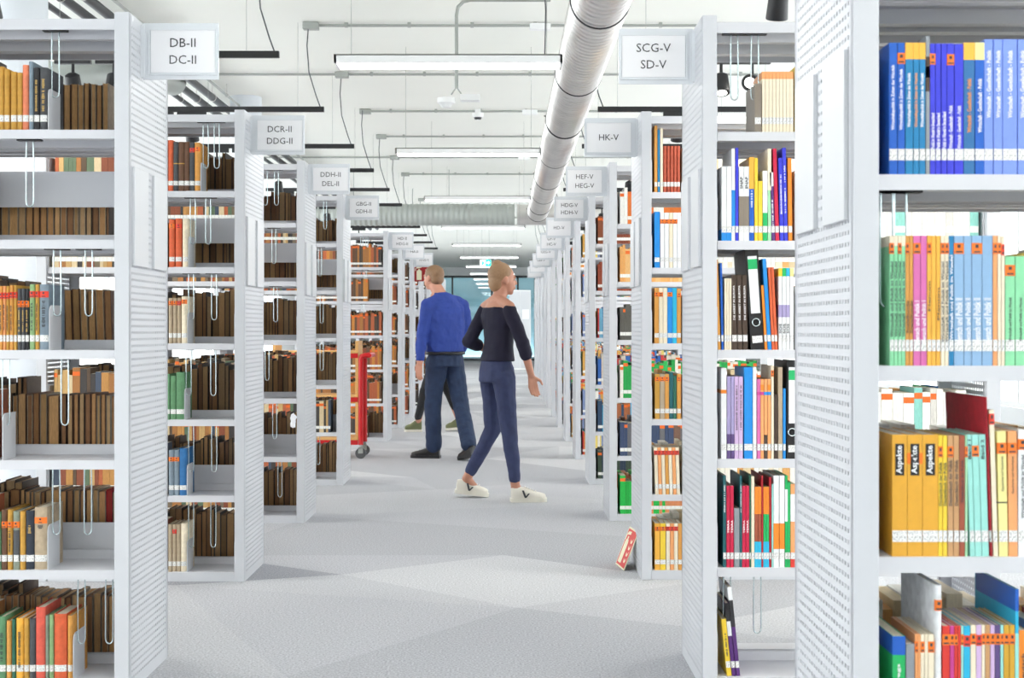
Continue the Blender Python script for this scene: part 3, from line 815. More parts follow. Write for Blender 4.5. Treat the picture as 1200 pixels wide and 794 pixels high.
# ------------------------------------------------------------------ books
CN = {'blue': '1d5fc0', 'teal blue': '1c7fb4', 'violet blue': '3a3fd2', 'steel blue': '2f6fa8', 'periwinkle': '7b97ea', 'mint green': '8fdca8', 'pale green': 'a5dcae', 'tan': 'd99a4a', 'pink': 'd96fae',
      'yellow orange': 'f4b545', 'cream': 'efe2c8', 'grey blue': '8fb4d8', 'ochre': 'e5a934', 'yellow': 'f3cf3c', 'light tan': 'c99a6a', 'brick brown': 'a4533a', 'aqua': '9fe0d6', 'red': 'b3202e', 'peach': 'f0a56a',
      'white': 'eef0f2', 'orange': 'ee8a2a', 'cyan': '2ab4dc', 'lavender': 'd2b4dc', 'purple': '5f4a80', 'gold': 'd3a231', 'bright red': 'd8392f', 'green': '1fb462', 'grey': '8f959b', 'magenta': 'c8418f',
      'dark brown': '4a3a30', 'dark grey': '4c4e52', 'crimson': 'cc1f48', 'dark teal': '1f5f66', 'lilac': 'a79cc8', 'bright blue': '1f8ee0', 'salmon': 'e58460', 'brown': '6a4a36', 'old ochre': 'c9973f', 'slate blue': '7f8f9c',
      'black': '2a2a2e', 'light green': '8fb27c', 'navy': '2f3542', 'beige': 'b7a48a', 'moss green': '5f8f66', 'coral red': 'e0604e', 'orange red': 'd9623a', 'dull red': 'b5533a', 'grey green': '8a9383', 'dark green': '2f6a56', 'soft yellow': 'f0e69a', 'dark purple': '5a2f78', 'taupe': '8a7f72'}
COLR = {k: hexc(v) for k, v in CN.items()}
PAGE_NEW = hexc('e6dcc6'); PAGES_OLD = [hexc(c) for c in ('c0905e', 'cc9f6a', 'a87a50', 'c09c70', 'd4a874', 'b08a5c', '946a48')]

def spine_curve(w, hard):
    if hard:
        return [(-w / 2, .004), (-w * .38, .0012), (-w * .2, -.0008), (0, -.0016), (w * .2, -.0008), (w * .38, .0012), (w / 2, .004)]
    return [(-w / 2, 0), (w / 2, 0)]

def cover_mesh(w, h, d, hard):
    t = .0021 if hard else .0012
    t = min(t, w * .2)
    sp = spine_curve(w, hard)
    outer = [(-w / 2, d)] + sp + [(w / 2, d)]
    inner = [(-w / 2 + t, d)] + [(max(-w / 2 + t, min(w / 2 - t, x)), y + t) for x, y in sp] + [(w / 2 - t, d)]
    mb = MB(); n = len(outer)
    for (x, y) in outer: mb.v += [(x, y, 0), (x, y, h)]
    for (x, y) in inner: mb.v += [(x, y, 0), (x, y, h)]
    o = lambda k, z: 2 * k + z
    q = lambda k, z: 2 * n + 2 * k + z
    for k in range(n - 1):
        mb.f.append((o(k, 0), o(k + 1, 0), o(k + 1, 1), o(k, 1)))
        mb.f.append((q(k + 1, 0), q(k, 0), q(k, 1), q(k + 1, 1)))
        mb.f.append((o(k, 1), o(k + 1, 1), q(k + 1, 1), q(k, 1)))
        mb.f.append((o(k + 1, 0), o(k, 0), q(k, 0), q(k + 1, 0)))
    mb.f.append((o(0, 0), o(0, 1), q(0, 1), q(0, 0))); mb.f.append((o(n - 1, 1), o(n - 1, 0), q(n - 1, 0), q(n - 1, 1)))
    mb.m = [0] * len(mb.f)
    return mb

def wrap(w, hard, z0, z1, off, side=.012):
    """a printed strip following the spine"""
    mb = MB()
    sp = spine_curve(w + 2 * off, hard)
    pts = ([(-w / 2 - off, side)] if side else []) + [(x, y - off) for x, y in sp] + ([(w / 2 + off, side)] if side else [])
    for a, b in zip(pts, pts[1:]):
        mb.quad((a[0], a[1], z0), (b[0], b[1], z0), (b[0], b[1], z1), (a[0], a[1], z1))
    return mb

NB = [0]
def book(label, group, X, Y, Z, w, h, d, col, hard=False, page=None, lean=0.0, rev=False, mark=(.028, .050), sticker=None, bands=(), title=None, dashes=None, kind=None):
    c = COLR[col] if isinstance(col, str) else col
    name = kind or ('hardcover_book' if hard else 'paperback_book')
    w = max(w, .004)
    o = obj(name, cover_mesh(w, h, d, hard), M['cloth'] if hard else M['cover'], None, (X, Y, Z), (0, lean, PI if rev else 0), smooth=50 if hard else 0)
    o.color = (*c, 1)
    tag(o, label, 'book', group)
    NB[0] += 1
    tt = min(.0024 if hard else .0012, w * .2)
    ins = (.002 if rev else .004) if hard else .001
    pg = MB(); pg.box(-w / 2 + tt, w / 2 - tt, tt + .001, d - ((.0018 if rev else .004) if hard else .0015), ins, h - ins)
    p = obj('pages', pg, M['pages'], o); p.color = (*(page or PAGE_NEW), 1)
    if mark and not rev: obj('shelfmark_label', wrap(w - .0012, hard, mark[0], mark[1], .0005, 0 if w < .02 else .0), M['mark'], o)
    for (b0, b1, bc) in bands:
        bb = obj('spine_band', wrap(w, hard, b0 * h, b1 * h, .0003, d * .98), M['band'], o)
        bb.color = (*(COLR[bc] if isinstance(bc, str) else bc), 1)
    if sticker:
        z0 = sticker[0] * h; sz = .021
        st = wrap(w, hard, z0, z0 + sz, .0006, .004); n = len(st.f)
        yo = -.0035 if hard else -.0012
        a = min(.0030, w * .22)
        st.quad((-a, yo, z0 + sz * .55), (a, yo, z0 + sz * .55), (a, yo, z0 + sz * .85), (-a, yo, z0 + sz * .85), 1)
        a = min(.0062, w * .4)
        st.quad((-a, yo, z0 + sz * .12), (a, yo, z0 + sz * .12), (a, yo, z0 + sz * .26), (-a, yo, z0 + sz * .26), 1)
        obj('colour_sticker', st, [M['sticker_red'] if sticker[1] == 'r' else M['sticker'], M['ink']], o)
    if title:
        s_, z0, z1, hh, mt = title
        yo = (-.0030 if hard else -.0010)
        if s_ == 'Aspekte':
            a = w * .30; pb = MB(); pb.box(-a, a, -.0007, .0002, (z0 - .015) * h, (z1 + .015) * h); obj('title_panel', pb, M['black'], o)
        text_obj(s_, o, mt, (0, yo, (z0 + z1) / 2 * h), SPINE, length=(z1 - z0) * h, height=min(hh, w * .72), name='title_lettering')
    if dashes and not rev:
        z0, z1, mt = dashes
        mbd = MB(); z = z0 * h; yo = (-.0032 if hard else -.0009); rr = random.Random(NB[0])
        while z < z1 * h:
            l = rr.uniform(.0016, .0030)
            if rr.random() < .82:
                hw = w * rr.uniform(.12, .22)
                mbd.quad((-hw, yo, z), (hw, yo, z), (hw, yo, z + l), (-hw, yo, z + l))
            z += l + .0011
        if mbd.f: obj('title_lettering', mbd, mt, o)
    return o

TW = mat('white_print', hexc('f4f4f6'), 0.5); TO = mat('orange_print', hexc('f2a04a'), 0.5); TD = M['ink']; TG = mat('gilt_print', hexc('c9a45a'), 0.4)
def px2x(px, Y): return (px - 590) / F * Y
def py2z(py, Y): return CAMZ + (385 - py) / F * Y

SHN = {5: 'top', 4: 'second', 3: 'third', 2: 'fourth', 1: 'fifth', 0: 'bottom'}
SHN1 = {4: 'topmost visible', 3: 'second visible', 2: 'third visible', 1: 'lowest visible'}
def row(side, ri, lev, specs, frm, kindword='paperback', hard=False, rear=False, d=.168, dz=None):
    """specs: (x0, x1, ytop, colour, options) measured on the spine plane of that shelf"""
    D = (LD if side < 0 else RDp)[ri]
    Y = D + (.30 if rear else .022)
    z = LEV[lev]
    n = len(specs)
    sh = (SHN1 if (side > 0 and ri == 0) else SHN)[lev]
    rk = sname(side, ri)
    for k, sp in enumerate(specs):
        x0, x1, yt, col = sp[:4]; op = dict(sp[4]) if len(sp) > 4 else {}
        Xc = px2x((x0 + x1) / 2, Y); w = (x1 - x0) / F * Y - .0006
        zt = py2z(yt, Y); h = zt - z
        num = (n - k) if frm in ('bookend', 'aisle end') else k + 1
        lean = op.pop('lean', 0.0)
        dd = op.pop('d', d); kw = op.pop('kw', kindword); hd = op.pop('hard', hard); wd = op.pop('wd', col)
        if rear:
            pc = op.pop('page', None) or random.choice(PAGES_OLD)
            lb = '%s %s, %s from the aisle end, back row, %s shelf, %s' % (wd, kw, ORD[num], sh, rk)
            book(lb, 'back row books of ' + rk, Xc, Y + dd, z, w, h, dd, col, hd, pc, lean=-lean, rev=True, kind='old_book')
        else:
            ex = ''
            st = op.get('sticker')
            if st: ex = ' with %s sticker' % ('red' if st[1] == 'r' else 'orange')
            ex = op.pop('ex', ex)
            lb = '%s %s%s, %s from the %s, %s shelf, %s' % (wd, kw, ex, ORD[num], frm, sh, rk)
            if len(lb.split()) > 16: lb = lb.replace(ex, '')
            if lean:   # keep the lower corner on the shelf
                dzz = abs(math.sin(lean)) * w / 2
            else: dzz = 0
            book(lb, '%s shelf books of %s' % (sh, rk), Xc, Y, z + dzz, w, h, dd, col, hd, op.pop('page', None), lean=lean, **op)

S = lambda f=.80, c='o': (f, c)
WP = BT[0]; PW = BT[1]; WGP = BT[2]; MP1 = BT[3]; MP2 = BT[4]; WPW = BT[5]
# --- nearest right rack, topmost visible shelf
row(1, 0, 4, [
 (1042, 1051.5, 50, 'blue', dict(title=(WP, .34, .83, .008, TW))), (1052, 1060.4, 50, 'blue', dict(sticker=S(.84), title=(WP, .34, .80, .008, TW))),
 (1061, 1070, 50, 'teal blue', dict(wd='yellow-topped blue', bands=[(.875, 1.0, 'yellow orange')], title=(WP, .36, .77, .008, TW))), (1070.4, 1077, 50, 'teal blue', dict(wd='yellow-topped blue', bands=[(.875, 1.0, 'yellow orange')], title=(WP, .36, .77, .008, TO))), (1077.3, 1084.5, 50, 'teal blue', dict(wd='yellow-topped blue', bands=[(.875, 1.0, 'yellow orange')], title=(WP, .36, .77, .008, TW))),
 (1085, 1089.7, 42, 'grey', dict(wd='thin grey', bands=[(.60, .85, 'dark brown'), (.70, .78, 'white')])),
 (1090, 1096, 51, 'violet blue', dict(sticker=S(.84), title=(PW, .20, .47, .007, TW))), (1096.4, 1102.5, 51, 'violet blue', dict(title=(PW, .20, .47, .007, TW))), (1103.2, 1109.6, 51, 'violet blue', dict(title=(PW, .20, .48, .007, TW))),
 (1110, 1118, 51, 'violet blue', dict(sticker=S(.835), title=(WGP, .20, .53, .007, TW))), (1118.6, 1129, 51.5, 'violet blue', dict(title=(WGP, .20, .53, .007, TW))),
 (1129.3, 1142, 50, 'steel blue', dict(wd='yellow-topped blue', bands=[(.87, 1.0, 'yellow orange')], title=(WGP, .32, .73, .008, TO))), (1142.6, 1153.5, 50, 'blue', dict(wd='yellow-topped blue', bands=[(.87, 1.0, 'soft yellow')], title=(WGP, .32, .73, .008, TW))),
 (1153.5, 1163.6, 46, 'periwinkle', dict(title=(WGP, .42, .92, .008, TW))), (1164.4, 1174.7, 46, 'periwinkle', dict(title=(WGP, .42, .92, .008, TW))), (1175.1, 1191.9, 46, 'periwinkle', dict(wd='thick periwinkle', title=(WGP, .42, .92, .009, TW))), (1192.7, 1203.5, 46, 'periwinkle', dict(title=(WGP, .42, .92, .009, TW))),
], 'post', d=.175)
# --- second visible shelf
gt = dict(bands=[(.92, 1.0, 'cream')], title=(WPW, .22, .80, .006, TD))
row(1, 0, 3, [
 (1042.6, 1047.5, 276, 'mint green', dict(gt, sticker=S(.86))), (1047.7, 1052, 276, 'mint green', gt), (1052.4, 1056.3, 276, 'mint green', dict(gt, sticker=S(.86))), (1056.5, 1061, 276, 'mint green', gt),
 (1061.2, 1065.7, 276, 'tan', dict(sticker=S(.86), title=('Sozialkunde', .25, .50, .006, TD))), (1066, 1070, 276, 'tan', dict(title=('Sozialkunde', .25, .50, .006, TD))),
 (1070.4, 1078.6, 276, 'pink', dict(sticker=S(.86), title=(MP1, .17, .50, .013, TW))), (1079, 1086, 276, 'pink', dict(title=(MP1, .17, .50, .013, TW))),
 (1086.5, 1091.4, 276, 'yellow orange', dict(sticker=S(.86), title=('Plenum', .42, .65, .004, TD))), (1091.6, 1096.8, 276, 'yellow orange', {}), (1097.2, 1102, 276, 'yellow orange', dict(title=('Plenum', .35, .6, .004, TD))),
 (1102.5, 1107, 276, 'cream', dict(sticker=S(.86), title=(WPW, .18, .80, .006, TD))), (1107.3, 1111.8, 276, 'cream', dict(sticker=S(.86), title=(WPW, .18, .80, .006, TD))),
 (1112, 1117.7, 276, 'teal blue', dict(title=(WPW, .2, .85, .006, TW))),
 (1118.1, 1129.3, 276, 'grey blue', dict(sticker=S(.86), title=(MP2, .17, .52, .014, TW))), (1129.7, 1138.5, 276, 'grey blue', dict(title=(MP2, .17, .52, .014, TW))), (1138.9, 1150.7, 276, 'grey blue', dict(sticker=S(.86), title=(MP2, .17, .52, .014, TW))), (1151.1, 1163.1, 276, 'grey blue', dict(title=(MP2, .17, .52, .014, TW))),
 (1163.6, 1168.9, 276, 'peach', dict(sticker=S(.86))), (1169.3, 1173.2, 276, 'cream', dict(sticker=S(.86))), (1173.6, 1177.5, 276, 'cream', dict(sticker=S(.85, 'r'))),
 (1178.1, 1189.3, 300, 'mint green', dict(sticker=S(.82), title=(WPW, .22, .62, .005, TD))), (1189.9, 1202, 300, 'mint green', dict(title=(WPW, .22, .62, .005, TD))),
], 'post', d=.175)
# --- third visible shelf
def ochre(**k): return dict(wd='thick ochre', d=.2, **k)
row(1, 0, 2, [
 (1045.5, 1063.2, 509, 'ochre', ochre(ex=' titled Aspekte', bands=[], title=('Aspekte', .68, .91, .0145, TW))), (1063.4, 1080.8, 509, 'ochre', ochre(sticker=S(.76), title=('Aspekte', .68, .91, .0145, TW))), (1081, 1099.5, 509, 'ochre', ochre(ex=' titled Aspekte', title=('Aspekte', .68, .91, .0145, TW))),
 (1099.7, 1104.5, 510, 'yellow', dict(sticker=S(.82), title=(BT[7], .42, .78, .006, TD))), (1104.8, 1110, 510, 'yellow', dict(title=(BT[7], .42, .78, .006, TD))),
 (1110.6, 1117, 510, 'light tan', dict(sticker=S(.82), title=(BT[7], .42, .8, .006, TD))), (1117.5, 1124, 510, 'light tan', dict(title=(BT[7], .42, .8, .006, TD))),
 (1124.4, 1130.7, 510, 'brick brown', dict(title=(BT[7], .45, .8, .005, TD))), (1131, 1134, 510, 'pale green', dict(sticker=S(.82))),
 (1137, 1142.6, 509, 'aqua', dict(lean=-.030, title=('Band 1', .80, .96, .006, TD))), (1143, 1150.6, 509, 'aqua', dict(lean=-.030, sticker=S(.82))), (1151, 1159.0, 509, 'aqua', dict(lean=-.030, title=('Band 2', .80, .96, .006, TD))),
 (1160.2, 1163.6, 465, 'red', dict(wd='tall red', lean=-.034, d=.235, hard=True)), (1164.2, 1169.8, 480, 'cream', dict(wd='tall cream', lean=-.030, sticker=S(.90, 'r'), d=.2)),
 (1171.0, 1181.5, 505, 'soft yellow', dict(lean=-.018, sticker=S(.82), title=(BT[6], .52, .8, .004, TD), bands=[(.425, .435, 'black')])), (1182.2, 1192.8, 505, 'peach', dict(lean=-.010, sticker=S(.82), title=(BT[6], .5, .8, .004, TD))), (1193.2, 1203.5, 503, 'white', dict(sticker=S(.84), title=(BT[5], .3, .8, .006, TD))),
], 'post', d=.17)
# --- lowest visible shelf
dd = dict(sticker=S(.84))
row(1, 0, 1, [
 (1046, 1061, 745, 'green', dict(wd='blue-topped green', d=.2, bands=[(.83, 1.0, 'blue')], title=('unterwegs', .35, .75, .007, TW))), (1061.7, 1071.8, 754, 'grey', {}), (1072.3, 1075.7, 743, 'peach', dd), (1076, 1078.7, 743, 'peach', {}),
 (1079, 1083.3, 743, 'cream', dd), (1083.6, 1087.5, 743, 'cream', {}), (1087.8, 1094.6, 743, 'cream', dd), (1095.6, 1104, 685, 'white', dict(wd='tall white', d=.225, hard=True, sticker=S(.84))),
 (1104.5, 1113, 733, 'bright red', dd), (1113.4, 1118.1, 733, 'magenta', dd), (1118.4, 1122.2, 733, 'bright red', dd), (1122.5, 1126, 733, 'bright red', {}), (1126.4, 1129, 733, 'aqua', dd), (1129.4, 1137, 733, 'cyan', dict(sticker=S(.83, 'r'))),
 (1137.5, 1143.8, 732, 'cream', dd), (1144.1, 1150.2, 732, 'lavender', dict(sticker=S(.83, 'r'))), (1150.5, 1154.3, 732, 'cream', dd), (1154.8, 1160.2, 732, 'light tan', dd), (1160.7, 1165.7, 732, 'lavender', dd), (1166.3, 1172.2, 732, 'purple', dd),
 (1172.5, 1175.9, 732, 'aqua', dd), (1176.4, 1182.6, 732, 'gold', dd), (1183, 1189.2, 732, 'gold', dd), (1189.7, 1193.8, 690, 'cyan', dict(wd='tall blue-topped aqua', d=.225, bands=[(.0, .72, 'aqua'), (.86, 1.0, 'blue')])), (1194.2, 1204, 738, 'orange', dict(title=('deutsch', .55, .8, .008, TD))),
], 'post', d=.165)

# --- rack signed SCG-V (second right rack)
for k in range(8): pass
row(1, 1, 5, [(884.5, 892.0, 98, 'taupe', dict(wd='thin grey patterned'))] + [(893 + 4.1 * k, 896.9 + 4.1 * k, 84, 'cream', dict(wd='orange-topped cream', bands=[(.88, 1.0, 'peach')])) for k in range(9)], 'post')
row(1, 1, 4, [
 (845.6, 851.4, 194.7, 'white', dict(bands=[(.0, .16, 'bright blue')])), (851.6, 857.2, 194.7, 'white', dict(bands=[(.0, .16, 'bright blue')])), (857.4, 861.4, 174, 'white', dict(wd='tall white', bands=[(.1, .55, 'bright blue')])), (861.8, 865.4, 173, 'violet blue', dict(wd='tall violet')),
 (866, 871.8, 195, 'white', dict(ex=' titled SNAP', bands=[(.2, .6, 'taupe')], title=('SNAP', .70, .86, .009, TD))), (872, 877.8, 195, 'white', dict(ex=' titled SNAP', bands=[(.2, .6, 'taupe')], title=('SNAP', .70, .86, .009, TD))),
 (878.2, 883.6, 184, 'blue', dict(wd='yellow-topped blue', bands=[(.62, 1.0, 'yellow orange')], dashes=(.4, .6, TW))), (884.2, 888.2, 185, 'yellow', {}), (888.6, 893.6, 212, 'yellow', {}), (894, 899.4, 200, 'green', dict(wd='white and green', bands=[(.40, 1.0, 'white')])),
 (899.8, 903.8, 174, 'pale green', dict(wd='tall white and green', bands=[(.55, 1.0, 'cream')])), (904.4, 908.4, 202, 'dark purple', dict(lean=-.03, bands=[(.8, 1.0, 'white')], dashes=(.2, .6, TW))), (908.9, 913.2, 174, 'crimson', dict(wd='tall pink', lean=-.03)),
 (914, 918.6, 185, 'violet blue', dict(lean=-.02, dashes=(.3, .8, TW))), (919, 923.2, 173, 'violet blue', dict(wd='tall violet', lean=-.02, dashes=(.3, .8, TW))), (924, 928.6, 185, 'orange', dict(lean=-.01))], 'post', d=.2)
row(1, 1, 3, [
 (841.5, 844.6, 304, 'tan', dict(wd='tall thin brown', lean=-.03)), (845.6, 848.2, 308, 'blue', dict(wd='tall thin blue', lean=-.02)), (849, 851.6, 326, 'cream', {}), (851.8, 854.4, 326, 'cream', {}), (854.6, 857.2, 326, 'cream', {}),
 (858.2, 863.8, 322, 'dark brown', dict(lean=-.015, title=(BT[14], .40, .86, .006, TW))), (864.6, 870.0, 322, 'dark brown', dict(lean=-.015, title=(BT[14], .40, .86, .006, TW))), (870.8, 876.3, 322, 'dark brown', dict(lean=-.015, title=(BT[14], .40, .86, .006, TW))),
 (896.4, 899.4, 334, 'orange', dict(wd='thin orange', lean=-.06)), (899.9, 904.2, 303, 'bright blue', dict(wd='tall blue', lean=-.06)), (904.8, 908.0, 313, 'orange red', dict(lean=-.05)), (908.4, 911.6, 313, 'orange red', dict(lean=-.05)),
 (912.5, 916.6, 314, 'white', dict(wd='yellow-topped white', bands=[(.9, 1, 'yellow'), (.4, .55, 'lilac')], title=('SOS', .2, .32, .009, TD))), (917, 921.0, 314, 'white', dict(wd='green-topped white', bands=[(.9, 1, 'green'), (.4, .55, 'lilac')], title=('SOS', .2, .32, .009, TD))), (921.4, 925.4, 314, 'white', dict(wd='blue-topped white', bands=[(.9, 1, 'cyan'), (.4, .55, 'lilac')], title=('SOS', .2, .32, .009, TD))), (925.8, 930, 314, 'white', dict(wd='yellow-topped white', bands=[(.9, 1, 'soft yellow')]))], 'post', d=.19)
row(1, 1, 2, [
 (845.2, 851.4, 431, 'white', dict(bands=[(.72, .76, 'orange')])), (852, 856.2, 441, 'lilac', dict(bands=[(.0, .3, 'purple')])), (856.5, 860.6, 441, 'lilac', dict(bands=[(.0, .3, 'purple')])), (861, 865.6, 441, 'lavender', dict(wd='pale patterned lilac', dashes=(.35, .9, TD))), (866, 870.6, 441, 'lavender', dict(wd='pale patterned lilac', dashes=(.35, .9, TD))),
 (872, 882, 430, 'bright blue', dict(wd='tall thick blue')), (882.4, 886.5, 430, 'white', dict(wd='tall white')), (887.2, 891, 444, 'pink', dict(wd='pale pink', bands=[(.8, .84, 'magenta')])), (891.3, 895.2, 444, 'peach', dict(wd='pale pink', bands=[(.8, .84, 'magenta'), (.86, .93, 'orange')])), (895.5, 899.3, 444, 'peach', dict(wd='pale pink', bands=[(.8, .84, 'bright blue'), (.0, .3, 'dark brown')])), (899.6, 903.4, 444, 'peach', dict(wd='pale pink', bands=[(.8, .84, 'bright blue'), (.86, .93, 'orange')])),
 (903.8, 906.8, 428, 'cream', dict(wd='tall cream', sticker=S(.88))), (907.4, 911.4, 462, 'dark brown', {}), (912, 917, 430, 'beige', {}), (917.6, 920.8, 455, 'bright blue', dict(wd='thin blue'))], 'post', d=.19)
TR = [dict(ex=' titled TERRA', title=('TERRA', .42, .58, .006, TW))] * 2
row(1, 1, 1, [
 (847.3, 851, 557, 'dark teal', dict(dashes=(.6, .9, TW))), (851.4, 855.4, 569, 'crimson', TR[0]), (855.7, 859.8, 569, 'crimson', TR[1]), (860.4, 866.6, 595, 'grey', {}), (867, 869.6, 557, 'dark teal', dict(dashes=(.6, .9, TW))), (869.9, 873.9, 569, 'crimson', TR[0]), (874.2, 878, 569, 'crimson', TR[1]),
 (878.3, 880.2, 557, 'dark green', dict(wd='thin green')), (880.5, 884, 558, 'cream', {}), (884.4, 888.5, 570, 'brick brown', dict(wd='orange-topped red', bands=[(.66, 1, 'orange'), (.0, .32, 'cyan')])), (888.7, 892.1, 570, 'brick brown', dict(wd='orange-topped red', bands=[(.66, 1, 'orange'), (.0, .32, 'cyan')])), (892.4, 894.4, 557, 'red', dict(wd='thin red')),
 (894.7, 897.9, 570, 'green', dict(wd='orange-topped green', bands=[(.66, 1, 'orange'), (.0, .32, 'cyan')])), (898.1, 901.2, 570, 'green', dict(wd='orange-topped green', bands=[(.66, 1, 'orange'), (.0, .32, 'cyan')])), (901.5, 903.9, 559, 'red', {}), (904.4, 906.3, 567, 'aqua', dict(wd='thin aqua')),
 (906.6, 912.9, 557, 'white', dict(bands=[(.20, .48, 'orange')])), (913.5, 919.4, 557, 'white', dict(bands=[(.20, .48, 'orange')])), (920, 923, 557, 'green', dict(bands=[(.5, .85, 'white')])), (923.2, 926, 565, 'green', {}), (926.4, 932.4, 567, 'peach', dict(wd='orange and white', bands=[(.55, .88, 'white'), (.0, .18, 'bright red')]))], 'post', d=.2)
row(1, 1, 0, [(852.0, 857.4, 725, 'yellow', dict(wd='yellow', lean=-.10, dashes=(.35, .75, TD))), (857.9, 862.4, 706, 'dark purple', dict(wd='white-topped purple', lean=-.10, bands=[(.55, .75, 'white'), (.75, 1, 'black')])), (863, 867.6, 687, 'dark purple', dict(wd='tall black-topped purple', lean=-.10, bands=[(.55, .85, 'black'), (.85, 1, 'white')]))], 'post', d=.2)

# --- rack signed HK-V (third right rack)
row(1, 2, 5, [(766.9, 770.4, 147, 'tan', dict(wd='tall tan')), (770.8, 773.4, 152, 'teal blue', {}), (773.8, 776.8, 150, 'cream', {})] + [(777.2 + 4.0 * k, 780.9 + 4.0 * k, 171, 'dull red', dict(wd='red-brown', hard=True, kw='hardcover')) for k in range(5)], 'post')
row(1, 2, 4, [(767, 773.2, 248, 'bright blue', {}), (773.8, 778.6, 249, 'white', dict(sticker=S(.8))), (779, 783.8, 249, 'white', dict(sticker=S(.8))), (784.2, 788.6, 249, 'cream', dict(sticker=S(.8))), (789, 793.6, 249, 'white', dict(sticker=S(.8))), (794, 798, 249, 'white', {})], 'post')
row(1, 2, 3, [(767, 772, 337, 'tan', dict(sticker=S(.84))), (772.4, 776.8, 337, 'cream', dict(sticker=S(.84))), (777.2, 782, 337, 'cream', {}), (782.4, 787.8, 337, 'bright blue', dict(sticker=S(.84))), (788.2, 793, 337, 'cyan', {}), (793.4, 798, 338, 'tan', dict(sticker=S(.84)))], 'post')
row(1, 2, 2, [(767.5, 773, 438, 'old ochre', dict(sticker=S(.84))), (773.4, 778.8, 438, 'beige', dict(sticker=S(.84))), (779.2, 784, 438, 'tan', dict(sticker=S(.84))), (784.4, 788.8, 436, 'dark teal', {}), (789.2, 792.6, 440, 'dark green', {}), (793.4, 798, 438, 'tan', dict(sticker=S(.84)))], 'post')
row(1, 2, 1, [(768 + 4.2 * k, 771.8 + 4.2 * k, 524, c, dict(sticker=S(.84, 'r'), lean=-.03)) for k, c in enumerate(['cream', 'peach', 'cream', 'tan', 'cream', 'peach', 'cream'])], 'post')
row(1, 2, 0, [(767.4, 773.4, 613, 'yellow orange', dict(sticker=S(.84))), (773.8, 780.0, 613, 'yellow', dict(sticker=S(.84))), (780.6, 785, 613, 'cream', dict(sticker=S(.84, 'r'))), (785.4, 789.8, 613, 'peach', dict(sticker=S(.84, 'r'))), (790.2, 794.4, 613, 'cream', dict(sticker=S(.84, 'r'))), (794.8, 799, 613, 'tan', {})], 'post')

# --- rack signed DB-II (nearest left rack), front rows
HB = dict(hard=True, kindword='hardcover')
dk = lambda a=.3, b=.8, m=TG: (a, b, m)
row(-1, 0, 5, [(-1.5, 4.2, 78, 'old ochre', {}), (4.6, 10.8, 81, 'old ochre', {}), (12.3, 19.2, 84, 'old ochre', {}), (19.8, 25.8, 85, 'old ochre', {}), (26.2, 33.2, 76, 'salmon', {}), (33.6, 38.8, 72, 'slate blue', {}), (39.4, 46, 79, 'black', dict(dashes=dk())), (46.6, 55.2, 79, 'dark grey', dict(dashes=dk()))], 'bookend', **HB)
rs = dict(sticker=S(.80, 'r')); os_ = dict(sticker=S(.70))
row(-1, 0, 3, [(-1, 2.9, 335, 'tan', dict(rs, dashes=dk(.3, .7, TD))), (3.2, 6.6, 335, 'peach', dict(rs, dashes=dk(.3, .7, TD))), (6.9, 10.7, 335, 'old ochre', dict(rs, dashes=dk(.3, .7, TD))), (11, 15.4, 334, 'tan', dict(rs, dashes=dk(.3, .7, TD))), (15.8, 19.9, 334, 'old ochre', dict(rs)),
 (20.2, 24.7, 338, 'dark grey', dict(os_, dashes=dk(.3, .65))), (25, 29, 338, 'dark grey', dict(os_, dashes=dk(.3, .65))), (29.4, 33.8, 338, 'black', dict(os_, dashes=dk(.3, .65))), (34.4, 40.4, 333, 'light green', dict(rs, dashes=dk(.3, .7, TD))), (41, 45.6, 333, 'old ochre', dict(rs, dashes=dk(.3, .7, TD))), (46, 56.6, 333, 'slate blue', dict(wd='thick grey', sticker=S(.80, 'r'), dashes=dk(.35, .75, TD)))], 'bookend', **HB)
row(-1, 0, 1, [(-2, 1, 600, 'moss green', {}), (1.4, 8, 597, 'brown', dict(os_)), (8.5, 14.5, 597, 'old ochre', dict(os_, dashes=dk(.3, .65, TD))), (15, 22.6, 599, 'grey green', dict(wd='dark marbled', sticker=S(.72), bands=[(.15, .68, 'dark grey')])), (23, 29.6, 599, 'old ochre', {}), (30, 39.7, 598, 'navy', dict(dashes=(.62, .75, TG))), (40.2, 54.7, 594, 'beige', dict(wd='thick beige', sticker=S(.74), dashes=(.66, .72, TD)))], 'bookend', **HB)
row(-1, 0, 0, [(-2, 6.4, 722, 'moss green', dict(dashes=dk(.3, .75, TD))), (7.2, 13.2, 727, 'tan', {}), (13.6, 18.0, 725, 'dark green', {}), (18.7, 27.3, 724, 'yellow orange', dict(wd='cream lettered', dashes=(.2, .8, TD))), (27.8, 33.7, 724, 'old ochre', {}), (34.2, 41.4, 724, 'dark grey', {}), (41.8, 52.6, 711, 'coral red', dict(wd='tall coral red')), (53, 57, 721, 'grey green', {}), (57.5, 62.5, 720, 'light green', {}), (63.2, 77.9, 719, 'orange red', dict(wd='thick orange')), (79, 84.5, 721, 'tan', dict(wd='worn cream'))], 'bookend', **HB)
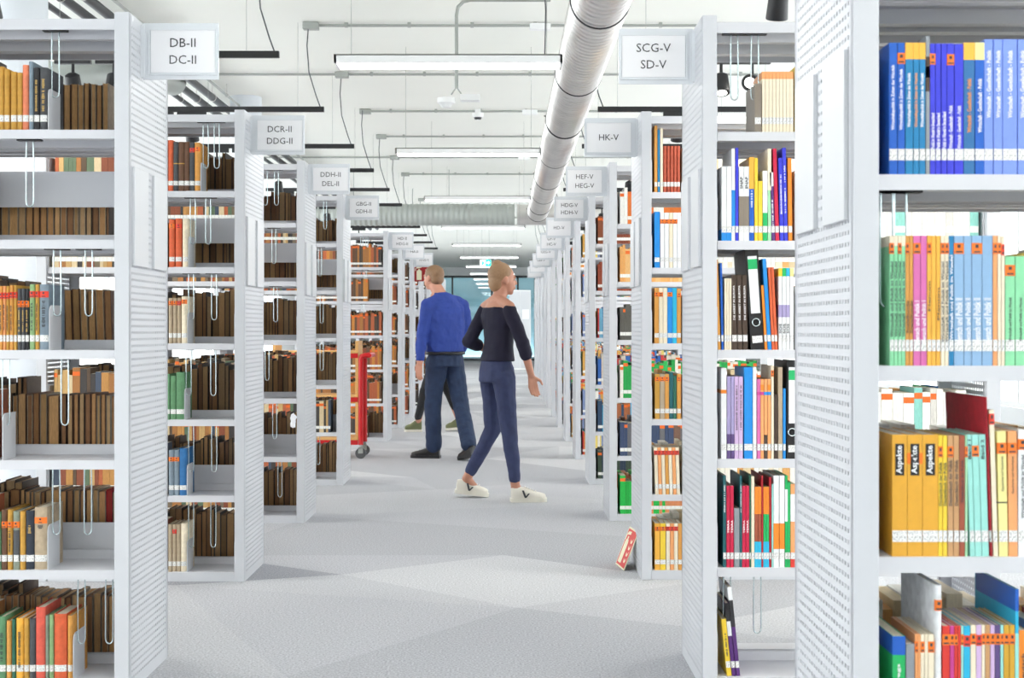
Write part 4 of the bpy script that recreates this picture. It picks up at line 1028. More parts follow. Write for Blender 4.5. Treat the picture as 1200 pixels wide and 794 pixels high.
# --- back rows of the same rack: fore-edges towards the camera
def back(side, ri, lev, edges, yt, cols=('brown', 'taupe', 'dark brown', 'brown', 'beige'), lean=0, red=None, jit=3):
    sp = []
    for k, (a, b) in enumerate(edges):
        c = random.choice(cols); op = dict(lean=lean, wd='brown')
        if red == k: c = 'red'; op['wd'] = 'red'; op['page'] = hexc('9c2a22')
        sp.append((a, b, yt + random.uniform(-jit, jit) * .6, c, op))
    row(side, ri, lev, sp, 'aisle end', 'fore-edge book', True, True, d=.16)
back(-1, 0, 5, [(65.9, 73.8), (74.5, 82.5), (83.2, 91.2), (91.4, 97.7), (98.4, 104.5), (106.8, 112.2), (112.9, 119.4), (120.4, 126.7)], 98)
back(-1, 0, 4, [(a / 6.107, b / 6.107) for a, b in ((-40, 6), (10, 60), (65, 128), (130, 183), (185, 235), (238, 283), (288, 335), (338, 385), (388, 430), (433, 475), (480, 525), (528, 560), (570, 610), (615, 655), (662, 705), (708, 757), (760, 780))], 232)
back(-1, 0, 3, [(a / 5.879, b / 5.879) for a, b in ((395, 448), (452, 502), (507, 557), (562, 608), (614, 664), (668, 722), (728, 775))], 339, lean=-.03)
back(-1, 0, 2, [(a / 5.67, b / 5.67) for a, b in ((40, 80), (85, 115), (118, 172), (180, 215), (220, 260), (265, 312), (320, 392), (405, 440), (448, 482), (490, 520), (525, 560), (565, 600), (605, 638), (642, 666), (670, 700), (705, 735), (738, 770))], 462)
back(-1, 0, 1, [(a / 5.67, b / 5.67) for a, b in ((10, 62), (66, 130), (135, 165), (168, 200), (203, 225), (228, 268), (272, 298), (302, 345), (350, 395), (400, 440), (444, 485), (490, 528), (533, 568), (572, 612), (616, 650), (654, 702), (706, 745), (748, 775))], 575, red=16)
back(-1, 0, 0, [(a / 6.964, b / 6.964) for a, b in ((0, 40), (44, 98), (102, 150), (155, 200), (205, 245), (250, 285), (290, 335), (340, 395), (400, 470), (476, 530), (536, 580), (586, 630), (636, 690), (696, 756), (762, 824), (830, 880), (885, 940))], 698, jit=5)
# --- rack signed DCR-II, front rows
row(-1, 1, 5, [(193.5, 196.7, 164, 'dull red', {}), (197, 202.7, 164, 'orange red', {}), (203, 208.5, 166, 'dark grey', dict(bands=[(.55, .57, 'old ochre')])), (209, 215.6, 166, 'brown', dict(bands=[(.55, .57, 'old ochre')])), (216, 221.7, 166, 'brown', {}), (222, 227.6, 167, 'dark grey', dict(rs)), (228, 234.4, 167, 'tan', dict(sticker=S(.82)))], 'bookend', **HB)
row(-1, 1, 4, [(198, 204.5, 257, 'orange red', dict(sticker=S(.82))), (205.5, 212.8, 256, 'orange red', dict(rs)), (213.8, 220, 256, 'cream', {})], 'bookend', **HB)
row(-1, 1, 3, [(197.5, 202, 349, 'beige', dict(sticker=S(.84))), (202.5, 207, 349, 'beige', dict(sticker=S(.84))), (207.5, 212, 349, 'beige', dict(sticker=S(.84, 'r'))), (212.6, 219, 347, 'cream', dict(sticker=S(.84)))], 'bookend', **HB)
row(-1, 1, 2, [(195.7, 199.2, 438, 'moss green', {}), (199.6, 206, 440, 'moss green', {}), (206.4, 215.5, 436, 'moss green', dict(wd='thick green'))], 'bookend', **HB)
row(-1, 1, 1, [(197.6, 203.6, 527, 'slate blue', dict(sticker=S(.75))), (204, 209.8, 527, 'slate blue', dict(sticker=S(.75))), (210.3, 218.4, 525, 'steel blue', {})], 'bookend', **HB)
row(-1, 1, 0, [(197, 201.5, 614, 'beige', {}), (202, 206.6, 614, 'beige', dict(sticker=S(.8, 'r'))), (207, 211.5, 614, 'beige', {}), (212, 218.4, 613, 'cream', {})], 'bookend', **HB)

# ring binders
def binder(px0, px1, yt, lev, lean, label):
    Y = RDp[1] + .022; x = px2x((px0 + px1) / 2, Y); wd = (px1 - px0) / F * Y; h = py2z(yt, Y) - LEV[lev]; d = .22
    t = thing('ring_binder', label, 'binder', (x, Y, LEV[lev] + abs(math.sin(lean)) * wd / 2), 0)
    t.rotation_euler = (0, lean, 0)
    b = MB(); b.box(-wd / 2, wd / 2, 0, .003, 0, h); b.box(-wd / 2, -wd / 2 + .003, .003, d, 0, h); b.box(wd / 2 - .003, wd / 2, .003, d, 0, h)
    obj('cover', b, M['black'], t)
    p = MB(); p.box(-wd / 2 + .006, wd / 2 - .006, .01, d - .03, .005, h - .02); pp = obj('papers', p, M['paper'], t)
    l = MB(); l.box(-wd * .32, wd * .36, -.0008, .0, h * .36, h * .93); ll = obj('spine_card', l, M['paper'], t)
    g = MB(); g.box(-wd * .32, wd * .36, -.0014, -.0008, h * .80, h * .90); gg = obj('green_stripe', g, M['band'], ll); gg.color = (*hexc('1fb46a'), 1)
    r = MB(); r.tube([(.0125 * math.cos(a), -.002, h * .27 + .0125 * math.sin(a)) for a in [2 * PI * k / 20 for k in range(20)]], .0022, 6, closed=True)
    obj('finger_ring', r, M['chrome'], t, smooth=60)
    k = MB(); k.prism([(.0115 * math.cos(a), h * .27 + .0115 * math.sin(a)) for a in [2 * PI * q / 16 for q in range(16)]], 'y', -.0008, 0); obj('hole_shade_disc', k, mat('hole_shade', (.01, .01, .01), .8), t)  # near-black disc painted in for the shade inside the finger hole
    m = MB(); m.box(-wd * .36, wd * .40, -.0012, .0, .022, .046); obj('shelfmark_label', m, M['mark'], t)
binder(880.2, 895.8, 292, 3, -.065, 'black ring binder with green striped spine leaning, third shelf, rack signed SCG-V')
binder(922.2, 934, 422, 2, 0, 'black ring binder half hidden at right, fourth shelf, rack signed SCG-V')

# ------------------------------------------------------------------ all remaining books of the hall: one object
SV, SF, SCc = [], [], []
def sbox(x0, x1, y0, y1, z0, z1, c, sh=0.0):
    i = len(SV)
    SV.extend([(x0 + sh, y0, z1), (x1 + sh, y0, z1), (x1 + sh, y1, z1), (x0 + sh, y1, z1), (x0, y0, z0), (x1, y0, z0), (x1, y1, z0), (x0, y1, z0)])
    SF.extend([(i, i + 1, i + 2, i + 3), (i + 4, i + 5, i + 1, i), (i + 5, i + 6, i + 2, i + 1), (i + 6, i + 7, i + 3, i + 2), (i + 7, i + 4, i, i + 3)])
    SCc.extend([c] * 8)
PALO = [hexc(c) for c in ('a8713c', 'c08a4a', '8a4a30', '5a4634', '3f3a38', 'c9a36a', '7a6a55', '5f7258', 'b5603a', '455062', 'd8c29a')]
PALR = [hexc(c) for c in ('e9e4d8', 'f0efe8', 'd9a452', '2f74b8', 'c23a34', '3f9a58', 'e8d070', '7f8fb8', '4a4a52', 'e08a3a', 'd8b4a0', '6aa8c8')]
PALW = [hexc(c) for c in ('efe9da', 'f2efe4', 'e9dcc0', 'e2a964', 'f1f1ec', 'd9c49a')]
PALB = [hexc(c) for c in ('a8713c', 'b5603a', '8a4a30', '5a4634', '3f3a38', 'c9843a', '6a4a34')]
PALQ = [hexc(c) for c in ('f2f0ea', 'efece4', 'f4f2ee', 'e9e6de', 'f1efe8', '8fd0c4', 'e8cc50', 'd8d4cc')]
MARK = hexc('efefea'); ORA = hexc('ee6f22'); DARKC = [hexc(c) for c in ('3a2c22', '4a382b', '2d2622', '55402f')]
def fill(side, D, lev, u0, u1, rear, pal, fore=False, hmean=.24, jit=.02, mark=True, facing=1):
    """fills a shelf from u0 to u1 (distance from the aisle end); rear = shelf on the far side, fore = fore-edges visible"""
    u = u0; x0e = LX if side < 0 else RX; z = LEV[lev]
    mx = (LEV[lev + 1] if lev < 5 else CAP - .01) - z - .055
    top = min(hmean, mx)
    while u < u1 - .01:
        w = random.uniform(.016, .038) if pal is not PALR else random.uniform(.010, .028)
        if u + w > u1: break
        h = top + random.uniform(-jit, jit); h = min(h, mx + .012)
        xa, xb = x0e + side * u, x0e + side * (u + w - .0012)
        x0, x1 = min(xa, xb), max(xa, xb)
        dep = .16 + random.uniform(-.012, .012)
        if rear:      # spines to the far side
            yb = D + RD - .022; ya = yb - dep
            if fore:
                c = random.choice(DARKC); pg = random.choice(PAGES_OLD); k = random.uniform(.55, .85); pg = tuple(v * k for v in pg)
                sbox(x0, x0 + .0022, ya, yb, z, z + h, c); sbox(x1 - .0022, x1, ya, yb, z, z + h, c)
                sbox(x0 + .0018, x1 - .0018, ya + .002, yb, z + .003, z + h - .004, pg)
            else:
                sbox(x0, x1, ya, yb, z, z + h, random.choice(pal))
        else:
            ya = D + .022; yb = ya + dep
            c = random.choice(pal)
            sbox(x0, x1, ya, yb, z, z + h - .0015, c)
            sbox(x0 + .001, x1 - .001, ya + .002, yb, z + h - .0015, z + h - .0012, PAGE_NEW)
            if mark:
                sbox(x0, x1, ya - .0006, ya, z + .028, z + .050, MARK)
                if random.random() < .4: sbox(x0, x1, ya - .0006, ya, z + h * .84, z + h * .84 + .02, ORA)
        u += w
UEND = RL - .06
for i, D in enumerate(LD):
    for lev in range(6):
        # back row
        if i == 0: u0 = {5: .46, 4: .48, 3: .46, 2: .46, 1: .47, 0: .47}[lev]
        else: u0 = .07
        hb = {0: .25, 1: .245, 2: .25, 3: .255, 4: .22, 5: .215}[lev]
        fill(-1, D, lev, u0, UEND, True, PALO, True, hb)
        # front row
        if i == 0: u0 = {5: .475, 4: .50, 3: .47, 2: .47, 1: .48, 0: .48}[lev]
        elif i == 1: u0 = .39
        elif i in (2, 3): u0 = .34 if not (i == 3 and lev == 1) else .10
        else: u0 = .07 if (lev * 7 + i) % 4 else .22
        fill(-1, D, lev, u0, UEND, False, PALB if i >= 4 else PALO, False, .235)
special = {(3, 2): [hexc('1fa04a'), hexc('27b052'), hexc('e8e4d8')], (3, 0): [hexc('1fb848'), hexc('18a83e'), hexc('d98a5a')], (3, 4): [hexc('e9a860'), hexc('eab878')], (3, 5): [hexc('e0752a'), hexc('f0efe8')], (3, 3): [hexc('4a4a4e'), hexc('5a5852'), hexc('6a4a3a')], (3, 1): [hexc('7a5a4a'), hexc('3a4a6a'), hexc('6a6a6e')],
           (4, 5): [hexc('7a3a22'), hexc('8a4a2a')], (4, 4): [hexc('a0472a'), hexc('8f3f26')], (4, 2): [hexc('d8cfc0'), hexc('2f64b0'), hexc('c23a34')], (4, 1): [hexc('3aa8d0'), hexc('a8623a'), hexc('2f4a6a')], (4, 0): [hexc('2a3a4e'), hexc('3a4a3a')]}
for i, D in enumerate(RDp):
    for lev in range(6):
        pal = special.get((i, lev), PALR if i not in (2,) else PALW)
        if not (i == 1 and lev in (0, 5)): fill(1, D, lev, .07, UEND, True, PALW if i == 0 else pal, False, .215)
        if i == 0:
            if lev in SHN1: u0 = .338
            else: u0 = .07
            if lev == 4: u0 = .341
        elif i == 1: u0 = {5: .315, 4: .318, 3: .322, 2: .335, 1: .328, 0: 9}[lev]
        elif i == 2: u0 = {5: .20, 4: .205, 3: .205, 2: .205, 1: .205, 0: .21}[lev]
        else: u0 = .07
        fill(1, D, lev, u0, UEND, False, PALQ if i == 1 else pal, False, .225)
me = bpy.data.meshes.new('shelved_books'); me.from_pydata(SV, [], SF); me.materials.append(M['stuffbooks'])
ca = me.color_attributes.new('tone', 'FLOAT_COLOR', 'POINT')
flat = []
for c in SCc: flat += [c[0], c[1], c[2], 1.0]
ca.data.foreach_set('color', flat); me.update()
o = link('shelved_books', me); o['kind'] = 'stuff'; o['label'] = 'many further shelved books standing on the racks down the hall'; o['category'] = 'books'

# ------------------------------------------------------------------ bookends and wire book supports
def bookend(side, ri, lev, px, h):
    Y = LD[ri] + .022; x = px2x(px, Y)
    b = MB()
    b.prism([(.0, 0), (.12, 0), (.12, h), (.020, h), (.006, h - .006), (0, h - .02)], 'x', -.0012, .0012)
    b.box(-.07, .0, .002, .118, .0005, .0018)
    o = obj('bookend', b, M['plate'], None, (x, Y - .004, LEV[lev]))
    tag(o, 'grey metal bookend holding the front row, %s shelf of %s' % (SHN[lev], sname(side, ri)), 'bookend', 'metal bookends')
for lev, px, h in ((5, 57.0, .140), (3, 58.2, .150), (2, 3.5, .155), (1, 56.3, .150), (0, 86.4, .155)): bookend(-1, 0, lev, px, h)
for lev, px, h in ((5, 235.4, .14), (4, 221.0, .15), (3, 220.0, .15), (2, 216.4, .15), (1, 219.4, .15), (0, 219.4, .15)): bookend(-1, 1, lev, px, h)

def wire(side, ri, lev, px, pos, drop=.225):
    D = (LD if side < 0 else RDp)[ri]; Y = D + .055; x = px2x(px, Y)
    ztop = (LEV[lev + 1] if lev < 5 else CAP) - .030
    t = thing('wire_support', 'bent wire book support hanging in the %s shelf, %s%s' % (SHN[lev] if not (side > 0 and ri == 0) else SHN1[lev], sname(side, ri), pos), 'wire support', (x, Y, ztop), 0, 'wire book supports')
    b = MB(); b.box(-.040, .040, -.014, .014, -.002, .016)
    for k in range(5): b.box(-.036 + k * .0155, -.026 + k * .0155, -.017, -.014, .001, .013)
    obj('slide_clip', b, M['black'], t)
    wv = MB(); a = .0125
    pts = [(-a + .001, 0, .0)] + [(-a, 0, -drop * q) for q in (.3, .6, .9)] + [(-a * math.cos(q), 0, -drop * .92 - .016 * math.sin(q)) for q in (.5, 1.0, 1.57, 2.1, 2.6)] + [(a, 0, -drop * q) for q in (.9, .6, .3)] + [(a - .001, 0, .0)]
    wv.tube(pts, .0024, 8)
    obj('wire_loop', wv, M['chrome'], t, smooth=60)
WIRES = {(-1, 0): {5: [65], 4: [35], 3: [67, 104], 2: [7, 76], 1: [66, 103], 0: [95.5, 128]},
         (-1, 1): {5: [241, 254], 4: [226, 244], 3: [224, 251], 2: [221, 250], 1: [224, 251], 0: [224, 250]},
         (-1, 2): {5: [311, 324], 4: [321], 3: [323], 2: [313], 1: [322], 0: [328]},
         (-1, 3): {5: [381], 4: [375], 3: [377], 2: [377], 0: [373]},
         (-1, 4): {5: [424, 430], 4: [428], 3: [425]},
         (1, 1): {5: [860.5, 884.5], 0: [852, 887.5]}, (1, 0): {3: [1039, 1055]}}
for (s, ri), dct in WIRES.items():
    for lev, xs in dct.items():
        for k, px in enumerate(xs):
            wire(s, ri, lev, px, '' if len(xs) == 1 else (', left one' if k == 0 else ', right one'), .20 if lev == 0 and s > 0 else .225)

# ------------------------------------------------------------------ ceiling: pendant lamps, rails, conduits, ducts
def lamp(k, y, z=2.655):
    t = thing('pendant_lamp', 'white pendant light panel over the aisle, %s from the camera' % ORD[k], 'lamp', (-.29, y, z), 0, 'pendant light panels')
    f = MB(); W, Dp, H = .60, .10, .045
    f.box(-W, W, -Dp, -Dp + .012, 0, H); f.box(-W, W, Dp - .012, Dp, 0, H); f.box(-W, -W + .012, -Dp, Dp, 0, H); f.box(W - .012, W, -Dp, Dp, 0, H); f.box(-W, W, -Dp, Dp, H - .006, H)
    obj('housing', f, M['white'], t)
    d = MB(); d.box(-W + .013, W - .013, -Dp + .013, Dp - .013, .004, .010); obj('diffuser', d, M['lamp'], t)
    for x in (-W + .08, W - .08):
        wv = MB(); wv.tube([(x, 0, H), (x, 0, CEIL - z)], .0016, 5); obj('suspension_wire', wv, M['galv2'], t)
    if k <= 4:
        c = MB(); c.tube([(W - .09, 0, H), (W - .085, .0, H + .25), (W - .10, .02, H + .5), (W - .09, .02, CEIL - z)], .004, 6); obj('power_cable', c, M['rubber'], t, smooth=60)
for k, y in enumerate([-4.9, -.85, 3.19, 7.25, 11.3, 15.35, 19.6, 23.7, 27.8, 31.9, 36, 40, 44, 48, 55, 58]): lamp(k + 1, y, 2.61 if y < 8 else 2.655)

def spot(t, x, head_z, aim, energy=SPOT_W, lit=True, down=False):
    b = MB(); b.box(x - .11, x + .11, -.016, .016, -.06, -.022); b.tube([(x, 0, -.06), (x, 0, head_z + .06)], .010, 8)
    ad = obj('track_adapter', b, M['black'], t)
    d = Vector(aim).normalized()
    h = MB(); p0 = Vector((x, 0, head_z + .05)); 
    h.tube([p0 - d * .055, p0 - d * .04, p0 + d * .07, p0 + d * .075], [.022, .045, .052, .050], 16)
    hd = obj('spot_head', h, M['black'], t, smooth=40)
    l = MB(); l.tube([p0 + d * .0755, p0 + d * .077], .030, 16); obj('lens', l, M['bulb'] if lit else M['darkgrey'], hd)
    if lit:
        li = bpy.data.lights.new('spot_light', 'SPOT'); li.energy = energy; li.spot_size = math.radians(95); li.spot_blend = .6; li.shadow_soft_size = .035; li.color = (1, .95, .87)
        lo = link('spot_light', li, t, tuple(p0 + d * .09)); lo.rotation_euler = d.to_track_quat('-Z', 'Y').to_euler()

RAIL = [2.3, 4.3, 6.3, 8.32, 10.4, 12.5, 14.4, 16.4, 18.4, 20.4, 22.4, 24.4, 26.4, 28.4]
for k, y in enumerate(RAIL):
    for s in (-1, 1):
        x0, x1 = (-2.86, -1.37) if s < 0 else (.72, 2.2)
        t = thing('track_light', 'black ceiling track rail with spotlights, %s on the %s from the camera' % (ORD[k + 1], 'left' if s < 0 else 'right'), 'track light', (0, y, 2.89), 0, 'track rails')
        r = MB(); r.box(x0, x1, -.017, .017, -.022, .018); obj('rail', r, M['black'], t, bevel=.002)
        e = -1.40 if s < 0 else .76
        cb = MB(); up = CEIL - 2.89
        cb.tube([(e, 0, .018), (e - .03, 0, .10), (e - .085, 0, .28), (e - .10, 0, .48), (e - .09, 0, up - .03)], .005, 6); obj('power_cable', cb, M['rubber'], t, smooth=60)
        sw = MB()
        for xx in (x0 + .15, x1 - .2): sw.tube([(xx, 0, .018), (xx, 0, up)], .0015, 5)
        obj('suspension_wires', sw, M['galv2'], t)
        if s < 0: heads = (-2.38, -2.63)
        else: heads = (1.27, 1.95) if y < 7 else (1.33, 1.52, 2.0)
        if k > 9: heads = heads[:1]
        for j, hx in enumerate(heads):
            spot(t, hx, -.22, (0, -.35 if (j + k) % 2 else .45, -1) if not (s > 0 and k == 3 and j == 1) else (-.35, -.85, -.2), lit=(j != 2))

for k, y in enumerate([6.3, 8.32, 10.4, 12.4, 14.5, 16.4, 18.4, 20.4, 24.4, 28.4]):
    t = thing('ceiling_conduit', 'grey cable conduit across the ceiling, %s from the camera' % ORD[k + 1], 'conduit', (0, y, CEIL - .022), 0, 'ceiling conduits')
    c = MB(); c.tube([(-1.45 if k % 3 else -5.5, 0, 0), (4.5, 0, 0)], .011, 8); obj('pipe', c, M['galv2'], t, smooth=50)
    b = MB(); b.box(-1.53, -1.41, -.04, .04, -.03, .02); obj('junction_box', b, M['galv2'], t, bevel=.003)
    if k % 2 == 0:
        b = MB(); b.box(.20, .36, -.03, .03, -.035, .015); obj('connector', b, M['white'], t, bevel=.003)
    cl = MB()
    for q in range(12):
        x = -1.2 + q * .48; cl.box(x - .012, x + .012, -.016, .016, -.014, .022)
    obj('clips', cl, M['galv2'], t)

# wireless access point / motion sensor hanging on a bent pipe
yS = 9.0
t = thing('sensor_hub', 'white motion sensor and small box hanging on bent steel pipe', 'sensor', (-.31, yS, 2.80), 0)
pz = lambda y_: CAMZ + (385 - y_) / F * yS - 2.80
b = MB(); b.tube([(0, 0, .0), (0, 0, pz(18)), (.01, 0, pz(8)), (.045, 0, pz(2)), (.09, 0, pz(0)), (.62, 0, pz(0))], .012, 10); obj('steel_pipe', b, M['galv2'], t, smooth=50)
b = MB(); b.tube([(0, 0, pz(102)), (-.035, 0, pz(111))], .005, 6); b.tube([(0, 0, pz(102)), (.035, 0, pz(111))], .005, 6); obj('fork', b, M['galv2'], t)
b = MB(); b.lathe([(0, 0), (.03, 0), (.045, .022), (.06, .03), (.06, .062), (0, .062)], -.068, 0, 20); obj('motion_sensor', b, M['white'], t, (0, 0, pz(126)), smooth=40)
b = MB(); b.box(.025, .155, -.04, .04, pz(118.5), pz(111)); bb = obj('module_box', b, M['white'], t, bevel=.004)
yS2 = 9.4
for k, (px, y_, yy) in enumerate(((552, 92, 8.32), (560, 189, 14.5))):
    x = px2x(px, yy)
    t = thing('smoke_detector', 'small white round smoke detector, %s one on the ceiling' % ('nearer' if k == 0 else 'farther'), 'smoke detector', (x, yy, CEIL - .115), 0, 'smoke detectors')
    b = MB(); b.lathe([(0, 0), (.028, 0), (.04, .025), (.058, .03), (.062, .075), (0, .075)], 0, 0, 24); obj('housing', b, M['white'], t, smooth=40)
    b = MB(); b.lathe([(.029, .002), (.041, .026), (.043, .026), (.031, .002)], 0, 0, 24); obj('vent_ring', b, M['darkgrey'], t)
    b = MB(); b.box(-.03, .03, -.03, .03, .075, .115); obj('mount', b, M['white'], t)

# spiral air duct along the aisle
t = thing('spiral_duct', 'shiny spiral-seam round air duct running along above the aisle', 'duct', (.49, 0, 2.885), 0)
DR = .145
b = MB(); y = 1.5; n = 40; prof = []
while y < 19.4:
    prof += [(DR, y), (DR, y + .062), (DR + .008, y + .068), (DR + .008, y + .076), (DR, y + .082)]; y += .082
i0 = 0; m_ = len(prof)
for k in range(n):
    a = 2 * PI * k / n
    for (r, yy) in prof: b.v.append((r * math.cos(a), yy, r * math.sin(a)))
for k in range(n):
    for j in range(m_ - 1):
        b.f.append((k * m_ + j, k * m_ + j + 1, ((k + 1) % n) * m_ + j + 1, ((k + 1) % n) * m_ + j)); b.m.append(0)
obj('duct_wall', b, M['galv'], t, smooth=30)
for y in (4.9, 6.9, 8.9, 10.9, 12.9, 14.9, 16.6, 18.2, 19.35):
    b = MB(); b.tube([((DR + .006) * math.cos(2 * PI * q / 36), y, (DR + .006) * math.sin(2 * PI * q / 36)) for q in range(36)], .006, 6, closed=True)
    b.tube([(-DR - .006, y, .03), (-DR - .02, y, .03)], .005, 6); b.tube([(0, y, DR), (0, y, CEIL - 2.885)], .004, 6)
    obj('hanger_band', b, M['black'], t, smooth=60)
# flexible cross duct
def corrugated(b, pts, r, pitch, n=24):
    """tube with ring corrugation along a polyline"""
    P = []; R = []
    for a, c in zip(pts, pts[1:]):
        a = Vector(a); c = Vector(c); L = (c - a).length; m = max(2, int(L / (pitch / 2)))
        for q in range(m):
            P.append(a.lerp(c, q / m)); R.append(r * (1.0 if len(P) % 2 else .94))
    b.tube(P, R, n)
t = thing('cross_duct', 'ribbed flexible air duct crossing the hall below the ceiling', 'duct', (0, 20, 2.885), 0)
b = MB(); corrugated(b, [(-5.5, 0, 0), (.2, 0, 0)], .165, .075); obj('flexible_hose', b, M['hose'], t, smooth=25)
b = MB(); b.tube([(.2, 0, 0), (4.5, 0, 0)], .15, 28); obj('rigid_pipe', b, M['galv'], t, smooth=40)
b = MB()
for x in (-5, -3.6, -2.2, -.8, 1.2, 2.6, 4.0): b.tube([(x, 0, .1), (x, 0, CEIL - 2.885)], .005, 6)
obj('hangers', b, M['galv2'], t)
t = thing('flexible_duct', 'silver ribbed air hose curving under the ceiling behind nearest left rack', 'duct', (0, 0, 0), 0)
b = MB(); cpts = [(-5.0, 11.0, 3.2), (-4.0, 10.8, 3.26), (-3.72, 10.7, 3.22), (-3.5, 10.75, 3.2), (-3.3, 10.9, 3.24), (-3.1, 11.2, 3.32), (-3.0, 11.6, 3.38), (-2.95, 12.2, 3.42)]
corrugated(b, cpts, .12, .045); obj('flexible_hose', b, M['hose'], t, smooth=80)
# service pipes parallel to the aisle, upper left
for k, (x, z, r) in enumerate(((-3.08, 3.40, .022), (-2.93, 3.41, .034), (-2.78, 3.42, .034), (-2.64, 3.44, .012))):
    t = thing('service_pipe', 'dark service pipe under the ceiling, %s from the left of four' % ORD[k + 1], 'pipe', (x, 0, z), 0, 'service pipes')
    b = MB(); b.tube([(0, 1.0, 0), (0, 30, 0)], r, 12); obj('pipe', b, M['darkgrey'] if r > .02 else M['galv2'], t, smooth=50)
    b = MB()
    for y in range(3, 30, 2):
        b.tube([(0, y, r), (0, y, CEIL - z)], .005, 6); b.tube([((r + .004) * math.cos(2 * PI * q / 16), y, (r + .004) * math.sin(2 * PI * q / 16)) for q in range(16)], .004, 6, closed=True)
    obj('hangers', b, M['galv'], t)

# ------------------------------------------------------------------ book trolley
t = thing('book_trolley', 'red and beech book trolley on castors parked behind fourth left rack', 'trolley', (-1.33, 12.72, 0))
for z in (.175, .575, .985):
    b = MB(); b.box(-.80, -.03, 0, .40, z, z + .022); obj('shelf_board', b, M['wood'], t, bevel=.002)
    b = MB(); b.box(-.80, -.03, .003, .012, z - .045, z); b.box(-.80, -.03, .388, .397, z - .045, z); obj('shelf_rail', b, M['red'], t)
for x in (-.83, -.055):
    b = MB(); b.box(x, x + .028, .01, .39, .16, 1.10); obj('end_board', b, M['wood'], t, bevel=.002)
for x, s in ((-.855, -1), (-.005, 1)):
    for y in (.02, .38):
        b = MB(); b.tube([(x, y, .13), (x, y, .93), (x + s * .01, y, .955), (x + s * .035, y, .965), (x + s * .08, y, .965)], .024, 12); obj('frame_post', b, M['red'], t, smooth=50)
    b = MB(); b.tube([(x + s * .08, -.0, .965), (x + s * .08, .40, .965)], .022, 12); obj('push_handle', b, M['red'], t, smooth=50)
    for y in (.02, .38):
        f = MB(); f.tube([(x, y, .10), (x, y, .135)], .014, 8); f.box(x - .022, x + .022, y - .025, y - .019, .05, .105); f.box(x - .022, x + .022, y + .019, y + .025, .05, .105); f.box(x - .022, x + .022, y - .025, y + .025, .098, .106)
        c = obj('castor', f, M['galv2'], t)
        wv = MB(); wv.tube([(x - .0, y - .014, .05), (x - .0, y + .014, .05)], .05, 20); obj('wheel', wv, M['rubber'], c, smooth=40)

# ------------------------------------------------------------------ fire signs
def extinguisher(mb, cx, s, y0, mi):
    P = lambda a: [(cx + x * s, z * s) for x, z in a]
    mb.prism(P([(-.16, -.42), (.16, -.42), (.16, .12), (.10, .20), (-.10, .20), (-.16, .12)]), 'y', y0 - .0006, y0, mi)
    mb.prism(P([(-.05, .20), (.05, .20), (.05, .28), (-.05, .28)]), 'y', y0 - .0006, y0, mi)
    mb.prism(P([(-.20, .30), (.14, .34), (.14, .42), (-.12, .40), (-.24, .30), (-.26, .16), (-.20, .16)]), 'y', y0 - .0006, y0, mi)
def flames(mb, cx, s, y0, mi):
    for k in range(4):
        z = -.36 + k * .17
        mb.prism([(cx - .10 * s, (z + .10) * s), (cx - .06 * s, z * s), (cx + .06 * s, z * s), (cx + .12 * s, (z + .14) * s), (cx + .03 * s, (z + .05) * s)], 'y', y0 - .0006, y0, mi)
t = thing('fire_extinguisher_sign', 'dark red fire extinguisher sign jutting from the seventh left rack', 'sign', (LX + .115, LD[6] + .25, 1.985), 0)
b = MB(); b.box(-.112, .112, -.003, .003, -.112, .112); pl = obj('plate', b, M['signred'], t)
b = MB(); extinguisher(b, -.045, .22, -.003, 0); obj('extinguisher_pictogram', b, M['glow'], pl)
b = MB(); flames(b, .06, .22, -.003, 0); obj('flame_pictogram', b, M['glow'], pl)
# small red sign leaning against the HK-V rack foot, facing the aisle
t = thing('fire_safety_sign', 'small red and white fire sign leaning on the floor against rack HK-V', 'sign', (.590, 6.93, .001), 0)
lean = math.atan2(.075, .19)
t.rotation_euler = Euler((0, 0, 0)); 
t.matrix_world = Matrix.Translation((.592, 6.93, .0015)) @ Matrix.Rotation(math.radians(-83), 4, 'Z') @ Matrix.Rotation(-lean, 4, 'X')
b = MB(); b.box(-.10, .10, -.002, .002, 0, .205); pl = obj('plate', b, M['glow'], t)
b = MB(); b.box(-.092, .092, -.0028, -.002, .008, .197); rf = obj('red_field', b, M['signred2'], t)
b = MB(); n0 = 0
extinguisher(b, -.042, .20, -.0028, 0); flames(b, .048, .20, -.0028, 0)
b.v = [(x, y, z + .104) for x, y, z in b.v]
obj('pictogram', b, M['glow'], rf)

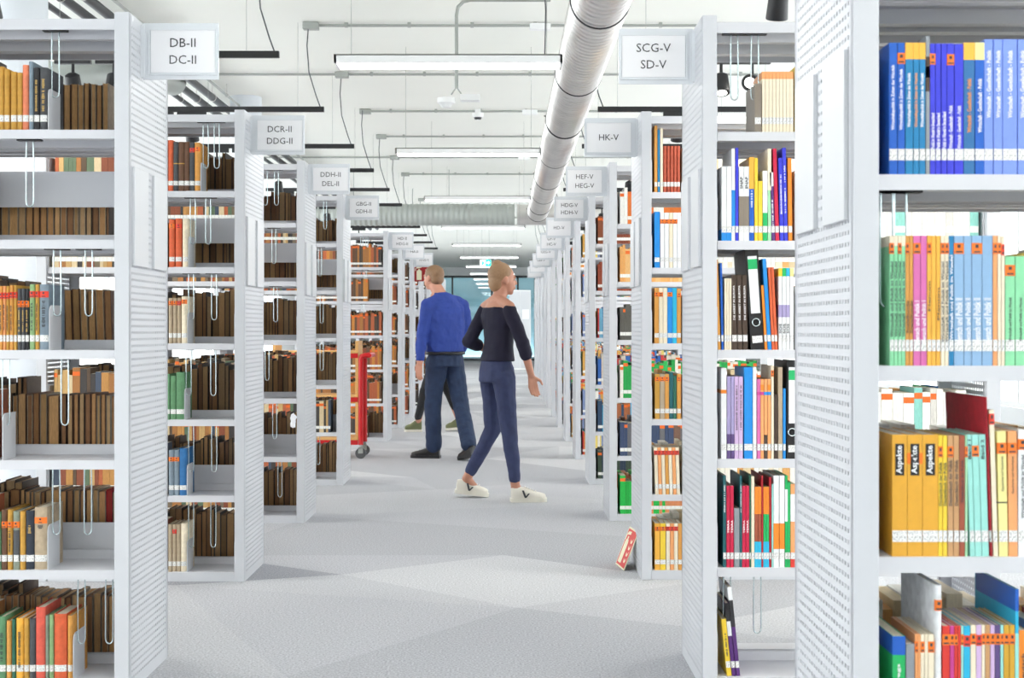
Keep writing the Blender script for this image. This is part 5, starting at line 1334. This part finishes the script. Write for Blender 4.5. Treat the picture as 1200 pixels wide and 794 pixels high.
# crumpled paper tag on the DDH-II rack post
b = MB(); b.lathe([(0, -.045), (.012, -.04), (.020, -.015), (.014, .0), (.022, .018), (.012, .034), (0, .04)], 0, 0, 9)
rr = random.Random(3)
b.v = [(x + rr.uniform(-.006, .006), y * .6 + rr.uniform(-.004, .004), z + rr.uniform(-.006, .006)) for x, y, z in b.v]
o = obj('crumpled_paper', b, M['paper'], None, (px2x(344, 8.49), 8.478, py2z(492, 8.49)))
tag(o, 'crumpled white paper scrap stuck on the post of rack DDH-II', 'paper')

# emergency exit sign deep in the hall
yE = 31.0
t = thing('exit_sign', 'small glowing green emergency exit sign hanging over the far aisle', 'exit sign', (px2x(569, yE), yE, py2z(308, yE)), 0)
b = MB(); b.box(-.125, .125, -.02, .02, -.075, .075); obj('case', b, M['white'], t)
b = MB(); b.box(.0, .122, -.022, -.02, -.07, .07); obj('green_field', b, M['exit'], t)
b = MB(); b.box(-.122, .0, -.022, -.02, -.07, .07); obj('white_field', b, M['exitw'], t)
b = MB(); b.prism([(.02, -.01), (.06, -.01), (.06, -.04), (.105, .01), (.06, .05), (.06, .02), (.02, .02)], 'y', -.024, -.022); b.prism([(-.09, -.05), (-.05, -.05), (-.03, .0), (-.05, .05), (-.08, .03)], 'y', -.024, -.022, 1); obj('pictogram', b, [M['exitw'], M['exit']], t)
b = MB(); b.tube([(-.08, 0, .075), (-.08, 0, CEIL - t.location.z)], .003, 5); b.tube([(.08, 0, .075), (.08, 0, CEIL - t.location.z)], .003, 5); obj('suspension_wires', b, M['galv2'], t)

# white cupboard with two notices near the far glass doors
x0, x1 = px2x(597, 40), px2x(622, 40)
t = thing('tall_cupboard', 'tall white cupboard with paper notices beside the far glass doors', 'cupboard', ((x0 + x1) / 2, 40, 0), 0)
hw = (x1 - x0) / 2
b = MB(); b.box(-hw, hw, 0, .5, 0, 2.35); obj('carcass', b, M['white'], t, bevel=.004)
for sx in (-1, 1):
    b = MB(); b.box(min(.004 * sx, (hw - .01) * sx), max(.004 * sx, (hw - .01) * sx), -.02, 0, .06, 2.32); dd_ = obj('door', b, M['plate'], t, bevel=.002)
    b = MB(); b.tube([(.03 * sx, -.03, 1.0), (.03 * sx, -.03, 1.2)], .006, 6); obj('handle', b, M['chrome'], dd_)
    b = MB(); b.box(sx * .16 - .10, sx * .16 + .10, -.0225, -.0205, 1.50, 1.78); obj('notice', b, M['paper'], t)
print('books', NB[0], 'stuff faces', len(SF), 'objects', len(bpy.data.objects))
